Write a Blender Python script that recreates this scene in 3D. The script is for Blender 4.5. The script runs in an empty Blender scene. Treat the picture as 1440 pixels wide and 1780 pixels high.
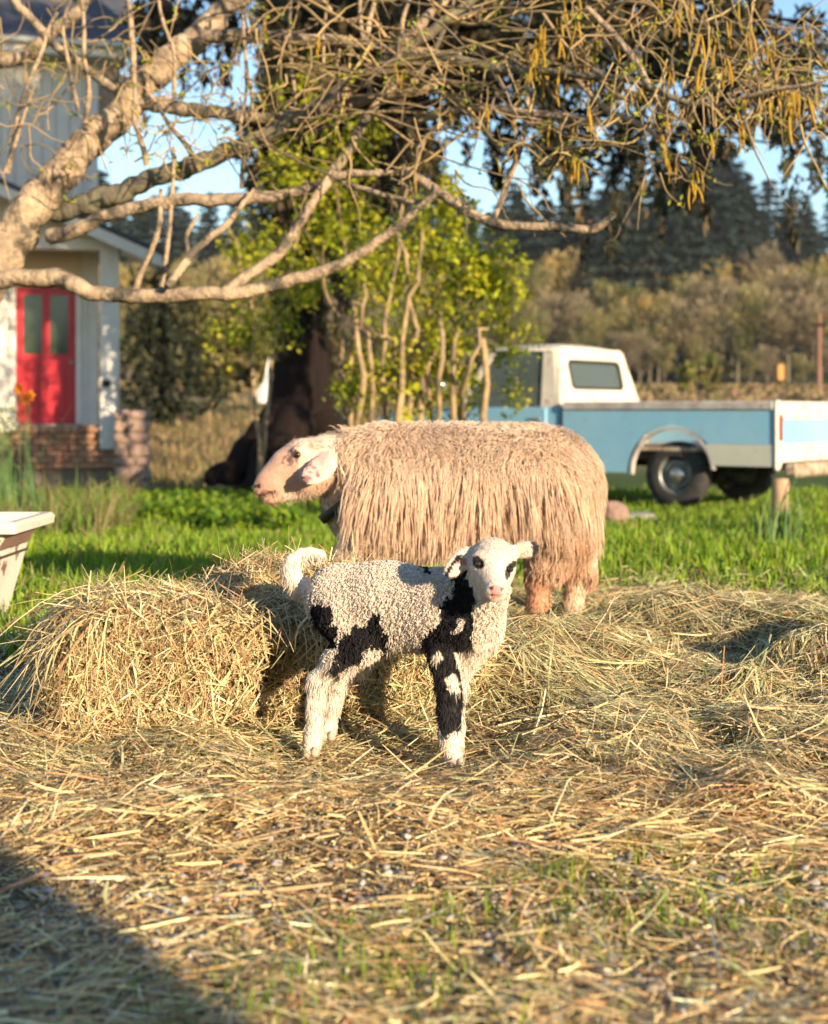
import bpy, math, random
import numpy as np
from mathutils import Vector, Matrix

random.seed(11)
rng = np.random.default_rng(11)
SC = bpy.context.scene
COL = SC.collection
R = math.radians

# ------------------------------------------------------------------ camera, sky, sun, exposure
FPX, CXP, HYP, CAMH = 2445.0, 720.0, 715.0, 0.77     # focal length and principal lines of the 1440x1780 picture
cam_data = bpy.data.cameras.new('camera')
cam = bpy.data.objects.new('camera', cam_data)
COL.objects.link(cam)
cam.location = (0, 0, CAMH)
cam.rotation_euler = (R(90), 0, 0)
cam_data.sensor_fit = 'VERTICAL'
cam_data.sensor_height = 36.0
cam_data.sensor_width = 29.12
cam_data.lens = FPX / 1780.0 * 36.0
cam_data.shift_y = -(890.0 - HYP) / 1780.0
cam_data.clip_start = 0.05
cam_data.clip_end = 3000
cam_data.dof.use_dof = True
cam_data.dof.focus_distance = 3.5
cam_data.dof.aperture_fstop = 3.4
SC.camera = cam

SUN_EL, SUN_AZ = 13.5, 143.0       # azimuth clockwise from +Y: the sun stands behind the camera to the right
world = bpy.data.worlds.new('World')
SC.world = world
world.use_nodes = True
wn = world.node_tree
wn.nodes.clear()
sky = wn.nodes.new('ShaderNodeTexSky')
sky.sky_type = 'NISHITA'
sky.sun_disc = False
sky.sun_elevation = R(SUN_EL)
sky.sun_rotation = R(SUN_AZ)
sky.air_density = 1.15
sky.dust_density = 0.2
sky.ozone_density = 3.0
bg = wn.nodes.new('ShaderNodeBackground')
bg.inputs['Strength'].default_value = 0.12
wo = wn.nodes.new('ShaderNodeOutputWorld')
wn.links.new(sky.outputs[0], bg.inputs[0])
wn.links.new(bg.outputs[0], wo.inputs[0])

sun_data = bpy.data.lights.new('sun', 'SUN')
sun_data.energy = 5.0
sun_data.angle = R(0.6)
sun_data.color = (1.0, 0.78, 0.52)
sun = bpy.data.objects.new('sun', sun_data)
COL.objects.link(sun)
_sd = Vector((math.sin(R(SUN_AZ)) * math.cos(R(SUN_EL)), math.cos(R(SUN_AZ)) * math.cos(R(SUN_EL)), math.sin(R(SUN_EL))))
sun.rotation_euler = _sd.to_track_quat('Z', 'Y').to_euler()
sun.location = _sd * 30

SC.view_settings.view_transform = 'Standard'
SC.view_settings.look = 'None'
SC.view_settings.gamma = 1.0
SC.view_settings.use_curve_mapping = False
SC.view_settings.exposure = 1.22
SC.render.engine = 'CYCLES'
SC.cycles.max_bounces = 6
SC.cycles.diffuse_bounces = 3
SC.cycles.glossy_bounces = 2
SC.cycles.transmission_bounces = 3
SC.cycles.transparent_max_bounces = 6
SC.cycles.use_denoising = True
SC.cycles.caustics_reflective = False
SC.cycles.caustics_refractive = False


def W(px, py, d):
    return np.array([(px - CXP) * d / FPX, d, CAMH - (py - HYP) * d / FPX])


def proj(P):
    P = np.asarray(P)
    return CXP + P[..., 0] * FPX / P[..., 1], HYP + (CAMH - P[..., 2]) * FPX / P[..., 1]


# ------------------------------------------------------------------ numpy helpers
def _hash(ix, iy, iz, seed):
    h = (ix.astype(np.int64) * 374761393 + iy.astype(np.int64) * 668265263 + iz.astype(np.int64) * 1274126177 + seed * 974711) & 0xffffffff
    h = ((h ^ (h >> 13)) * 1103515245) & 0xffffffff
    h = ((h ^ (h >> 15)) * 12820163) & 0xffffffff
    return ((h ^ (h >> 16)) & 0xffff) / 65535.0


def vnoise(P, f=1.0, seed=0):
    P = np.asarray(P, float) * f
    i = np.floor(P)
    t = P - i
    t = t * t * (3 - 2 * t)
    i = i.astype(np.int64)
    out = 0
    for a in (0, 1):
        wx = t[..., 0] if a else 1 - t[..., 0]
        for b in (0, 1):
            wy = t[..., 1] if b else 1 - t[..., 1]
            for c in (0, 1):
                wz = t[..., 2] if c else 1 - t[..., 2]
                out = out + wx * wy * wz * _hash(i[..., 0] + a, i[..., 1] + b, i[..., 2] + c, seed)
    return out


def fbm(P, f=1.0, oct=3, seed=0):
    s, a, tot = 0, 1.0, 0
    for k in range(oct):
        s = s + a * vnoise(P, f * 2 ** k, seed + 17 * k)
        tot += a
        a *= 0.5
    return s / tot


def nrm(v):
    return v / np.maximum(np.linalg.norm(v, axis=-1, keepdims=True), 1e-9)


def smooth01(x, a, b):
    t = np.clip((x - a) / (b - a), 0, 1)
    return t * t * (3 - 2 * t)


def tubes(P, Rr, m=3, cap=False):
    """n strands of k points -> verts, quads. Rr is (n,k) or (n,1)."""
    P = np.asarray(P, float)
    n, k, _ = P.shape
    Rr = np.broadcast_to(np.asarray(Rr, float), (n, k))
    T = nrm(np.gradient(P, axis=1))
    chord = nrm(P[:, -1] - P[:, 0] + 1e-6)
    ref = np.eye(3)[np.argmin(np.abs(chord), axis=1)] + 0.01
    U = nrm(np.cross(T, ref[:, None, :]))
    V = np.cross(T, U)
    ang = 2 * np.pi * np.arange(m) / m
    ring = P[:, :, None, :] + Rr[:, :, None, None] * (np.cos(ang)[:, None] * U[:, :, None, :] + np.sin(ang)[:, None] * V[:, :, None, :])
    base = (np.arange(n) * k * m)[:, None, None] + (np.arange(k - 1) * m)[None, :, None]
    j = np.arange(m)[None, None, :]
    j2 = (np.arange(m)[None, None, :] + 1) % m
    Q = np.stack([base + j, base + j2, base + m + j2, base + m + j], -1).reshape(-1, 4)
    return ring.reshape(-1, 3), Q


def ribbons(P, Wd, S):
    """n strips of k points, width Wd (n,k), side vectors S (n,3) or (n,k,3)."""
    n, k, _ = P.shape
    if S.ndim == 2:
        S = S[:, None, :]
    off = S * (np.broadcast_to(Wd, (n, k)) / 2)[..., None]
    V = np.stack([P - off, P + off], 2).reshape(-1, 3)
    base = (np.arange(n) * k * 2)[:, None] + (np.arange(k - 1) * 2)[None, :]
    Q = np.stack([base, base + 1, base + 3, base + 2], -1).reshape(-1, 4)
    return V, Q


def rep(c, n, k):
    """strand colours (n,3) or (n,k,3) -> per point for k points per strand side"""
    return np.repeat(np.asarray(c, float), k, axis=0)


def resample(pts, n):
    """Catmull-Rom through pts (m,D) -> n points"""
    p = np.asarray(pts, float)
    q = np.vstack([2 * p[0] - p[1], p, 2 * p[-1] - p[-2]])
    u = np.linspace(0, len(p) - 1 - 1e-6, n)
    i = u.astype(int)
    t = (u - i)[:, None]
    a, b, c, d = q[i], q[i + 1], q[i + 2], q[i + 3]
    return 0.5 * (2 * b + (c - a) * t + (2 * a - 5 * b + 4 * c - d) * t * t + (3 * b - a - 3 * c + d) * t ** 3)


# ------------------------------------------------------------------ object helpers
def root_loc(o):
    l = Vector((0, 0, 0))
    while o is not None:
        l = l + o.location
        o = o.parent
    return np.array(l)


def link(o, parent=None):
    COL.objects.link(o)
    if parent is not None:
        o.parent = parent
    return o


def mesh_data(name, V, Q=None, T=None, mat=None, col=None, smooth=True):
    V = np.asarray(V, np.float32)
    me = bpy.data.meshes.new(name)
    me.vertices.add(len(V))
    me.vertices.foreach_set('co', V.ravel())
    loops, starts, cnt = [], [], 0
    for F, s in ((Q, 4), (T, 3)):
        if F is not None and len(F):
            F = np.asarray(F, np.int32)
            loops.append(F.ravel())
            starts.append(cnt + np.arange(len(F)) * s)
            cnt += len(F) * s
    loops = np.concatenate(loops).astype(np.int32)
    starts = np.concatenate(starts).astype(np.int32)
    me.loops.add(len(loops))
    me.loops.foreach_set('vertex_index', loops)
    me.polygons.add(len(starts))
    me.polygons.foreach_set('loop_start', starts)
    me.polygons.foreach_set('use_smooth', np.full(len(starts), smooth, dtype=bool))
    if col is not None:
        c = np.ones((len(V), 4), np.float32)
        c[:, :3] = np.clip(col, 0, 1)
        at = me.attributes.new('tint', 'FLOAT_COLOR', 'POINT')
        at.data.foreach_set('color', c.ravel())
    me.update(calc_edges=True)
    me.validate()
    if mat is not None:
        me.materials.append(mat)
    return me


def make(name, V, Q=None, T=None, mat=None, parent=None, col=None, smooth=True, kind=None, local=False):
    V = np.asarray(V, float)
    if parent is not None and not local:
        V = V - root_loc(parent)
    o = bpy.data.objects.new(name, mesh_data(name, V, Q, T, mat, col, smooth))
    link(o, parent)
    if kind:
        o['kind'] = kind
    return o


def tag(o, label=None, cat=None, group=None, kind=None):
    if label:
        o['label'] = label
    if cat:
        o['category'] = cat
    if group:
        o['group'] = group
    if kind:
        o['kind'] = kind
    return o


def thing(name, label, cat, loc=(0, 0, 0), rz=0.0, group=None):
    o = bpy.data.objects.new(name, None)
    o.empty_display_size = 0.2
    link(o)
    o.location = loc
    o.rotation_euler = (0, 0, rz)
    return tag(o, label, cat, group)


class Shape:
    """collects boxes, prisms and lathes into one mesh (local coordinates)"""
    def __init__(s):
        s.V, s.Q, s.T, s.n = [], [], [], 0

    def add(s, V, Q=None, T=None):
        V = np.asarray(V, float)
        s.V.append(V)
        if Q is not None and len(Q):
            s.Q.append(np.asarray(Q) + s.n)
        if T is not None and len(T):
            s.T.append(np.asarray(T) + s.n)
        s.n += len(V)
        return s

    def box(s, x0, x1, y0, y1, z0, z1, bev=0.0):
        if bev <= 0:
            V = [(x, y, z) for x in (x0, x1) for y in (y0, y1) for z in (z0, z1)]
            Q = [(0, 1, 3, 2), (4, 6, 7, 5), (0, 4, 5, 1), (2, 3, 7, 6), (0, 2, 6, 4), (1, 5, 7, 3)]
            return s.add(V, Q)
        b = min(bev, (x1 - x0) / 2.01, (y1 - y0) / 2.01, (z1 - z0) / 2.01)
        V, ix = [], {}
        for sx in (0, 1):
            for sy in (0, 1):
                for sz in (0, 1):
                    c = ((x0, x1)[sx], (y0, y1)[sy], (z0, z1)[sz])
                    g = (1 - 2 * sx, 1 - 2 * sy, 1 - 2 * sz)
                    for a in range(3):
                        p = [c[q] + (b * g[q] if q != a else 0) for q in range(3)]
                        ix[sx, sy, sz, a] = len(V)
                        V.append(p)
        Q, T = [], []
        for a in range(3):
            o1, o2 = [q for q in range(3) if q != a]
            for sa in (0, 1):
                k = []
                for u, v in ((0, 0), (1, 0), (1, 1), (0, 1)):
                    t = [0, 0, 0]
                    t[a], t[o1], t[o2] = sa, u, v
                    k.append(ix[t[0], t[1], t[2], a])
                Q.append(k)
            for u in (0, 1):
                for v in (0, 1):
                    k0, k1 = [0, 0, 0], [0, 0, 0]
                    k0[o1] = k1[o1] = u
                    k0[o2] = k1[o2] = v
                    k0[a], k1[a] = 0, 1
                    Q.append([ix[k0[0], k0[1], k0[2], o1], ix[k1[0], k1[1], k1[2], o1], ix[k1[0], k1[1], k1[2], o2], ix[k0[0], k0[1], k0[2], o2]])
        for sx in (0, 1):
            for sy in (0, 1):
                for sz in (0, 1):
                    T.append([ix[sx, sy, sz, 0], ix[sx, sy, sz, 1], ix[sx, sy, sz, 2]])
        return s.add(V, Q, T)

    def prism(s, poly, lo, hi, axis='y'):
        """closed polygon (u,v) extruded along axis; u,v map to the two other axes in order"""
        n = len(poly)
        V = []
        for h in (lo, hi):
            for (u, v) in poly:
                V.append({'y': (u, h, v), 'x': (h, u, v), 'z': (u, v, h)}[axis])
        Q = [(i, (i + 1) % n, n + (i + 1) % n, n + i) for i in range(n)]
        from mathutils.geometry import tessellate_polygon
        tri = tessellate_polygon([[Vector((u, v, 0)) for u, v in poly]])
        T = [tuple(t) for t in tri] + [tuple(n + q for q in reversed(t)) for t in tri]
        return s.add(V, Q, T)

    def ring(s, outer, inner, lo, hi, axis='y'):
        n = len(outer)
        f = {'y': lambda u, h, v: (u, h, v), 'x': lambda u, h, v: (h, u, v), 'z': lambda u, h, v: (u, v, h)}[axis]
        V = [f(u, h, v) for h in (lo, hi) for L in (outer, inner) for (u, v) in L]
        Q = []
        for i in range(n):
            j = (i + 1) % n
            Q += [(i, j, n + j, n + i), (2 * n + i, 3 * n + i, 3 * n + j, 2 * n + j), (i, 2 * n + i, 2 * n + j, j), (n + i, n + j, 3 * n + j, 3 * n + i)]
        return s.add(V, Q)

    def lathe(s, prof, n=32, axis='y', c=(0, 0, 0)):
        """profile [(r, h)] revolved round axis"""
        V, Q = [], []
        k = len(prof)
        for i in range(n):
            a = 2 * math.pi * i / n
            for r, h in prof:
                u, v = r * math.cos(a), r * math.sin(a)
                p = {'y': (u, h, v), 'x': (h, u, v), 'z': (u, v, h)}[axis]
                V.append((p[0] + c[0], p[1] + c[1], p[2] + c[2]))
        for i in range(n):
            for j in range(k - 1):
                a, b = i * k + j, ((i + 1) % n) * k + j
                Q.append((a, b, b + 1, a + 1))
        return s.add(V, Q)

    def tube(s, pts, r, m=8):
        P = np.asarray(pts, float)[None]
        rr = np.broadcast_to(np.asarray(r, float), (1, P.shape[1]))
        V, Q = tubes(P, rr, m)
        s.add(V, Q)
        k = P.shape[1]
        # end caps as fans
        for e, idx in ((0, 0), (1, (k - 1) * m)):
            c = V[idx:idx + m].mean(0)
            s.add(np.vstack([V[idx:idx + m], c]), None, [((i + 1) % m, i, m) if not e else (i, (i + 1) % m, m) for i in range(m)])
        return s

    def get(s):
        return np.vstack(s.V), (np.vstack(s.Q) if s.Q else None), (np.vstack(s.T) if s.T else None)

    def build(s, name, mat, parent=None, smooth=False, kind=None, world=False):
        V, Q, T = s.get()
        me = mesh_data(name, V if not (world and parent) else V - root_loc(parent), Q, T, mat, None, smooth)
        import bmesh
        bm = bmesh.new()
        bm.from_mesh(me)
        bmesh.ops.recalc_face_normals(bm, faces=bm.faces)
        bm.to_mesh(me)
        bm.free()
        o = bpy.data.objects.new(name, me)
        link(o, parent)
        if kind:
            o['kind'] = kind
        return o


# ------------------------------------------------------------------ materials
def new_mat(name):
    m = bpy.data.materials.new(name)
    m.use_nodes = True
    nt = m.node_tree
    nt.nodes.clear()
    return m, nt


def N(nt, t, **kw):
    n = nt.nodes.new(t)
    for k, v in kw.items():
        if k in n.inputs:
            n.inputs[k].default_value = v
        else:
            setattr(n, k, v)
    return n


def mat_tint(name, rough=0.7, spec=0.25, trans=0.0, var=0.25, nscale=40.0, bump=0.0, sheen=0.0, tcol=(1, 1, 1), coat=0.0, bscale=None):
    """Colour from the mesh's own tint attribute, broken up by noise; optional translucency for leaves and straw"""
    m, nt = new_mat(name)
    at = N(nt, 'ShaderNodeAttribute', attribute_name='tint')
    tc = N(nt, 'ShaderNodeTexCoord')
    ns = N(nt, 'ShaderNodeTexNoise', Scale=nscale, Detail=4.0)
    nt.links.new(tc.outputs['Object'], ns.inputs['Vector'])
    mr = N(nt, 'ShaderNodeMapRange')
    mr.inputs[1].default_value, mr.inputs[2].default_value = 0.3, 0.7
    mr.inputs[3].default_value, mr.inputs[4].default_value = 1 - var, 1 + var * 0.6
    nt.links.new(ns.outputs['Fac'], mr.inputs[0])
    mx = N(nt, 'ShaderNodeVectorMath', operation='SCALE')
    nt.links.new(at.outputs['Color'], mx.inputs[0])
    nt.links.new(mr.outputs[0], mx.inputs['Scale'])
    p = N(nt, 'ShaderNodeBsdfPrincipled')
    p.inputs['Roughness'].default_value = rough
    p.inputs['Specular IOR Level'].default_value = spec
    p.inputs['Sheen Weight'].default_value = sheen
    p.inputs['Coat Weight'].default_value = coat
    nt.links.new(mx.outputs[0], p.inputs['Base Color'])
    out = N(nt, 'ShaderNodeOutputMaterial')
    if bump:
        b = N(nt, 'ShaderNodeBump', Strength=bump, Distance=0.01)
        n2 = N(nt, 'ShaderNodeTexNoise', Scale=bscale or nscale * 2, Detail=5.0)
        nt.links.new(tc.outputs['Object'], n2.inputs['Vector'])
        nt.links.new(n2.outputs['Fac'], b.inputs['Height'])
        nt.links.new(b.outputs[0], p.inputs['Normal'])
    if trans:
        t = N(nt, 'ShaderNodeBsdfTranslucent')
        tm = N(nt, 'ShaderNodeVectorMath', operation='MULTIPLY')
        tm.inputs[1].default_value = tcol
        nt.links.new(mx.outputs[0], tm.inputs[0])
        nt.links.new(tm.outputs[0], t.inputs['Color'])
        mix = N(nt, 'ShaderNodeMixShader', Fac=trans)
        nt.links.new(p.outputs[0], mix.inputs[1])
        nt.links.new(t.outputs[0], mix.inputs[2])
        nt.links.new(mix.outputs[0], out.inputs[0])
    else:
        nt.links.new(p.outputs[0], out.inputs[0])
    return m


def mat_col(name, c, c2=None, rough=0.6, spec=0.4, scale=6.0, lo=0.4, hi=0.65, metal=0.0, bump=0.0, bscale=40.0, stretch=(1, 1, 1), c3=None, scale3=30.0, lo3=0.6, hi3=0.68, coat=0.0):
    """Two noise-mixed colours plus an optional third for chips, rust or lichen"""
    m, nt = new_mat(name)
    p = N(nt, 'ShaderNodeBsdfPrincipled')
    p.inputs['Roughness'].default_value = rough
    p.inputs['Specular IOR Level'].default_value = spec
    p.inputs['Metallic'].default_value = metal
    p.inputs['Coat Weight'].default_value = coat
    tc = N(nt, 'ShaderNodeTexCoord')
    mp = N(nt, 'ShaderNodeMapping')
    mp.inputs['Scale'].default_value = stretch
    nt.links.new(tc.outputs['Object'], mp.inputs[0])
    c2 = c2 or tuple(v * 0.8 for v in c)
    col = None
    for a, b, sc, l, h in ((c, c2, scale, lo, hi), (None, c3, scale3, lo3, hi3)):
        if b is None:
            continue
        ns = N(nt, 'ShaderNodeTexNoise', Scale=sc, Detail=6.0, Roughness=0.6)
        nt.links.new(mp.outputs[0], ns.inputs['Vector'])
        mr = N(nt, 'ShaderNodeMapRange')
        mr.inputs[1].default_value, mr.inputs[2].default_value = l, h
        nt.links.new(ns.outputs['Fac'], mr.inputs[0])
        mx = N(nt, 'ShaderNodeMix', data_type='RGBA')
        nt.links.new(mr.outputs[0], mx.inputs['Factor'])
        if col is None:
            mx.inputs[6].default_value = (*a, 1)
        else:
            nt.links.new(col, mx.inputs[6])
        mx.inputs[7].default_value = (*b, 1)
        col = mx.outputs[2]
    nt.links.new(col, p.inputs['Base Color'])
    if bump:
        b = N(nt, 'ShaderNodeBump', Strength=bump, Distance=0.02)
        n2 = N(nt, 'ShaderNodeTexNoise', Scale=bscale, Detail=5.0)
        nt.links.new(mp.outputs[0], n2.inputs['Vector'])
        nt.links.new(n2.outputs['Fac'], b.inputs['Height'])
        nt.links.new(b.outputs[0], p.inputs['Normal'])
    out = N(nt, 'ShaderNodeOutputMaterial')
    nt.links.new(p.outputs[0], out.inputs[0])
    return m


def mat_glass(name, c=(0.03, 0.045, 0.04), rough=0.06, alpha=0.75):
    m, nt = new_mat(name)
    p = N(nt, 'ShaderNodeBsdfPrincipled')
    p.inputs['Base Color'].default_value = (*c, 1)
    p.inputs['Roughness'].default_value = rough
    p.inputs['Specular IOR Level'].default_value = 0.6
    p.inputs['Alpha'].default_value = alpha
    out = N(nt, 'ShaderNodeOutputMaterial')
    nt.links.new(p.outputs[0], out.inputs[0])
    return m


# ------------------------------------------------------------------ signed distance bodies
def sdf_mesh(prims, vox, pad=0.03):
    lo = np.min([p['lo'] for p in prims], 0) - pad
    hi = np.max([p['hi'] for p in prims], 0) + pad
    dim = np.ceil((hi - lo) / vox).astype(int) + 1
    D = np.full(dim, 0.5, np.float32)
    ax = [lo[i] + vox * np.arange(dim[i]) for i in range(3)]
    for p in prims:
        k = p['k']
        m = k + 3 * vox
        i0 = np.maximum(np.floor((p['lo'] - m - lo) / vox).astype(int), 0)
        i1 = np.minimum(np.ceil((p['hi'] + m - lo) / vox).astype(int) + 1, dim)
        sl = tuple(slice(a, b) for a, b in zip(i0, i1))
        G = np.stack(np.meshgrid(*[ax[i][sl[i]] for i in range(3)], indexing='ij'), -1)
        d = p['f'](G).astype(np.float32)
        cur = D[sl]
        if p.get('sub'):
            h = np.maximum(k - np.abs(cur + d), 0) / k
            D[sl] = np.maximum(cur, -d) + h * h * k / 4
        else:
            h = np.maximum(k - np.abs(cur - d), 0) / k
            D[sl] = np.minimum(cur, d) - h * h * k / 4
    return surface_nets(D, lo, vox)


def cone(a, b, ra, rb, k=0.02, sq=None, sub=False):
    """tapered capsule; sq = (axis vector, factor) flattens it along that axis"""
    a, b = np.asarray(a, float), np.asarray(b, float)
    r = max(ra, rb)

    def f(G):
        ba = b - a
        g = G - a
        t = np.clip((g @ ba) / max(ba @ ba, 1e-9), 0, 1)
        v = g - t[..., None] * ba
        if sq is not None:
            ax = np.asarray(sq[0], float)
            ax = ax / np.linalg.norm(ax)
            q = v @ ax
            v = v + (q * (sq[1] - 1))[..., None] * ax
        return np.linalg.norm(v, axis=-1) - (ra + (rb - ra) * t)
    return dict(f=f, lo=np.minimum(a, b) - r, hi=np.maximum(a, b) + r, k=k, sub=sub)


def ell(c, rad, rot=None, k=0.02, sub=False):
    c, rad = np.asarray(c, float), np.asarray(rad, float)
    M = np.eye(3) if rot is None else np.asarray(rot, float)      # rows: local axes

    def f(G):
        g = (G - c) @ M.T
        k0 = np.linalg.norm(g / rad, axis=-1)
        k1 = np.linalg.norm(g / (rad * rad), axis=-1)
        return k0 * (k0 - 1) / np.maximum(k1, 1e-6)
    r = rad.max() if rot is not None else rad
    return dict(f=f, lo=c - r, hi=c + r, k=k, sub=sub)


def surface_nets(D, lo, vox):
    s = D < 0
    n = np.array(D.shape)
    cnt = np.zeros(n - 1, np.int8)
    for a in (0, 1):
        for b in (0, 1):
            for c in (0, 1):
                cnt += s[a:n[0] - 1 + a, b:n[1] - 1 + b, c:n[2] - 1 + c]
    act = np.argwhere((cnt > 0) & (cnt < 8))
    idx = np.full(n - 1, -1, np.int64)
    idx[tuple(act.T)] = np.arange(len(act))
    acc = np.zeros((len(act), 3))
    num = np.zeros(len(act))
    for ax in range(3):
        o = [q for q in range(3) if q != ax]
        for u in (0, 1):
            for v in (0, 1):
                d0 = np.zeros(3, int)
                d0[o[0]], d0[o[1]] = u, v
                d1 = d0.copy()
                d1[ax] = 1
                A = D[tuple((act + d0).T)]
                B = D[tuple((act + d1).T)]
                x = (A < 0) != (B < 0)
                t = np.where(x, A / np.where(x, A - B, 1), 0)
                p = d0 + t[:, None] * (d1 - d0)
                acc[x] += p[x]
                num[x] += 1
    V = lo + vox * (act + acc / np.maximum(num, 1)[:, None])
    Q = []
    for ax in range(3):
        o1, o2 = [(1, 2), (2, 0), (0, 1)][ax]
        sh = [slice(1, n[q] - 1) for q in range(3)]
        sh[ax] = slice(0, n[ax] - 1)
        sh2 = list(sh)
        sh2[ax] = slice(1, n[ax])
        S0, S1 = s[tuple(sh)], s[tuple(sh2)]
        E = np.argwhere(S0 != S1)
        off = np.array([sh[q].start for q in range(3)])
        C = E + off
        flip = S0[tuple(E.T)]
        ks = []
        for u, v in ((0, 0), (1, 0), (1, 1), (0, 1)):
            c = C.copy()
            c[:, o1] -= u
            c[:, o2] -= v
            ks.append(idx[tuple(c.T)])
        q = np.stack(ks, 1)
        q[~flip] = q[~flip][:, ::-1]
        Q.append(q)
    return V, np.vstack(Q)


def vert_normals(V, Q):
    a, b, c, d = V[Q[:, 0]], V[Q[:, 1]], V[Q[:, 2]], V[Q[:, 3]]
    fn = np.cross(c - a, d - b)
    n = np.zeros_like(V)
    for i in range(4):
        np.add.at(n, Q[:, i], fn)
    return nrm(n)


def in_poly(x, y, poly):
    inside = np.zeros(x.shape, bool)
    n = len(poly)
    for i in range(n):
        x0, y0 = poly[i]
        x1, y1 = poly[(i + 1) % n]
        if y0 == y1:
            continue
        c = (y0 > y) != (y1 > y)
        inside ^= c & (x < (x1 - x0) * (y - y0) / (y1 - y0) + x0)
    return inside

# ================================================================== THE SETTING: ground, hill
def gheight(x, y):
    x, y = np.asarray(x, float), np.asarray(y, float)
    z = -0.27 * smooth01(y, 6.0, 14.5) - 0.12 * smooth01(y, 14.5, 21.0) * (1 - smooth01(x, -2.5, 2.0))
    bank = 1.05 * smooth01(y, 21.0, 40.0) * (1 - smooth01(x, -1.0, 7.0))
    field = 3.3 * smooth01(y, 20.0, 135.0) ** 1.0 * 0.95
    hill = 19.0 * smooth01(y, 128.0, 270.0) + 10 * smooth01(y, 270, 460)
    z = z + bank * (1 - smooth01(y, 60, 130)) + field + hill
    P = np.stack([x, y, 0 * x], -1)
    tread = np.exp(-(((x + 0.06) / 0.32) ** 2 + ((y - 3.14) / 0.24) ** 2) ** 2)
    z = z + (fbm(P, 0.9, 3, 5) - 0.5) * 0.05 * smooth01(y, 4.5, 9.0) + (fbm(P, 6.0, 2, 9) - 0.5) * 0.02 * (1 - tread) - 0.020 * tread
    return z


def hay_edge(x):
    """distance at which the strewn hay gives way to grass"""
    x = np.asarray(x, float)
    return 4.35 + 1.35 * smooth01(x, -0.5, 0.5) + 0.25 * np.sin(x * 2.3 + 0.6) + 0.12 * np.sin(x * 6.1)


MOUNDS = [  # x, y, rx, ry, height
    (0.44, 4.12, 0.19, 0.16, 0.085), (0.30, 3.85, 0.22, 0.20, 0.11), (0.22, 3.60, 0.20, 0.16, 0.10),
    (0.62, 3.95, 0.22, 0.16, 0.07),
    (0.92, 4.62, 0.36, 0.13, 0.13), (1.30, 4.42, 0.30, 0.14, 0.13), (1.30, 3.98, 0.16, 0.13, 0.15), (1.55, 3.9, 0.2, 0.15, 0.16),
    (1.1, 5.2, 0.5, 0.14, 0.03), (1.8, 5.0, 0.4, 0.2, 0.04),
    (0.75, 3.3, 0.45, 0.15, 0.045), (0.9, 2.7, 0.5, 0.12, 0.03),
    (-1.1, 3.1, 0.3, 0.25, 0.05), (-0.75, 4.15, 0.45, 0.15, 0.10), (0.05, 4.3, 0.3, 0.2, 0.08), (-0.1, 2.55, 0.4, 0.1, 0.02),
]

_mr = np.random.default_rng(5)
for _k in range(30):
    _y = _mr.uniform(2.9, 5.0)
    MOUNDS.append((_mr.uniform(.25, 1.8), _y, _mr.uniform(.07, .17), _mr.uniform(.06, .12), _mr.uniform(.02, .06) * (.35 if _y > 4.0 else 1)))


def hay_height(x, y):
    x, y = np.asarray(x, float), np.asarray(y, float)
    h = 0.012 * smooth01(y, 1.9, 2.6)
    for mx, my, rx, ry, hh in MOUNDS:
        q = ((x - mx) / rx) ** 2 + ((y - my) / ry) ** 2
        h = h + hh * np.exp(-q * 0.9)
    P = np.stack([x, y, 0 * x], -1)
    h = h + (fbm(P, 4.5, 4, 31) - 0.45) * 0.085 * smooth01(y, 2.0, 3.0) * (1 - smooth01(y, 5.2, 6.2))
    flat = np.exp(-(((x + 0.06) / 0.30) ** 2 + ((y - 3.12) / 0.22) ** 2) ** 2)          # trodden down where the lamb stands
    return np.maximum(h * (1 - flat), 0.0)


def axis_grid(spec):
    out = [spec[0][0]]
    for a, b, st in spec:
        n = max(1, int(round((b - a) / st)))
        out += list(a + (b - a) * (np.arange(n) + 1) / n)
    return np.array(out)


gx = axis_grid([(-420, -60, 40), (-60, -12, 4), (-12, -3, 0.5), (-3, 3, 0.045), (3, 12, 0.5), (12, 60, 4), (60, 420, 40)])
gy = axis_grid([(-30, -4, 2), (-4, 0.8, 0.4), (0.8, 6.5, 0.045), (6.5, 24, 0.35), (24, 140, 3.5), (140, 300, 8), (300, 700, 40)])
GX, GY = np.meshgrid(gx, gy, indexing='ij')
GZ = gheight(GX, GY)
near = (GY < 6.4) & (GY > 0.8) & (np.abs(GX) < 3)
GZ = GZ + np.where(near, hay_height(GX, GY) * smooth01(3 - np.abs(GX), 0, 0.6) * smooth01(6.4 - GY, 0, 0.4), 0)
nx, ny = GX.shape
ii = (np.arange(nx - 1)[:, None] * ny + np.arange(ny - 1)[None, :]).ravel()
gQ = np.stack([ii, ii + ny, ii + ny + 1, ii + 1], 1)
GP = np.stack([GX, GY, GZ], -1).reshape(-1, 3)
c_gravel = np.array([0.27, 0.215, 0.165])
c_hay = np.array([0.17, 0.12, 0.06])
c_grass = np.array([0.075, 0.11, 0.025])
c_field = np.array([0.20, 0.145, 0.075])
c_forest = np.array([0.05, 0.055, 0.03])
x_, y_ = GP[:, 0], GP[:, 1]
wob = (fbm(GP, 1.3, 3, 3) - 0.5) * 1.4
a_hay = smooth01(y_ + wob * 0.6, 1.75, 2.35)[:, None]
a_gr = smooth01(y_ - hay_edge(x_) + wob * 0.5, -0.2, 0.3)[:, None]
a_fd = smooth01(y_ + wob * 2, 21.5, 27)[:, None] * (0.72 + 0.5 * (fbm(GP * [0.4, 1, 1], 0.14, 3, 8)[:, None] - 0.4))
a_fo = smooth01(y_, 128, 140)[:, None]
gc = c_gravel * (1 - a_hay) + c_hay * a_hay
gc = gc * (1 - a_gr) + c_grass * a_gr
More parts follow.
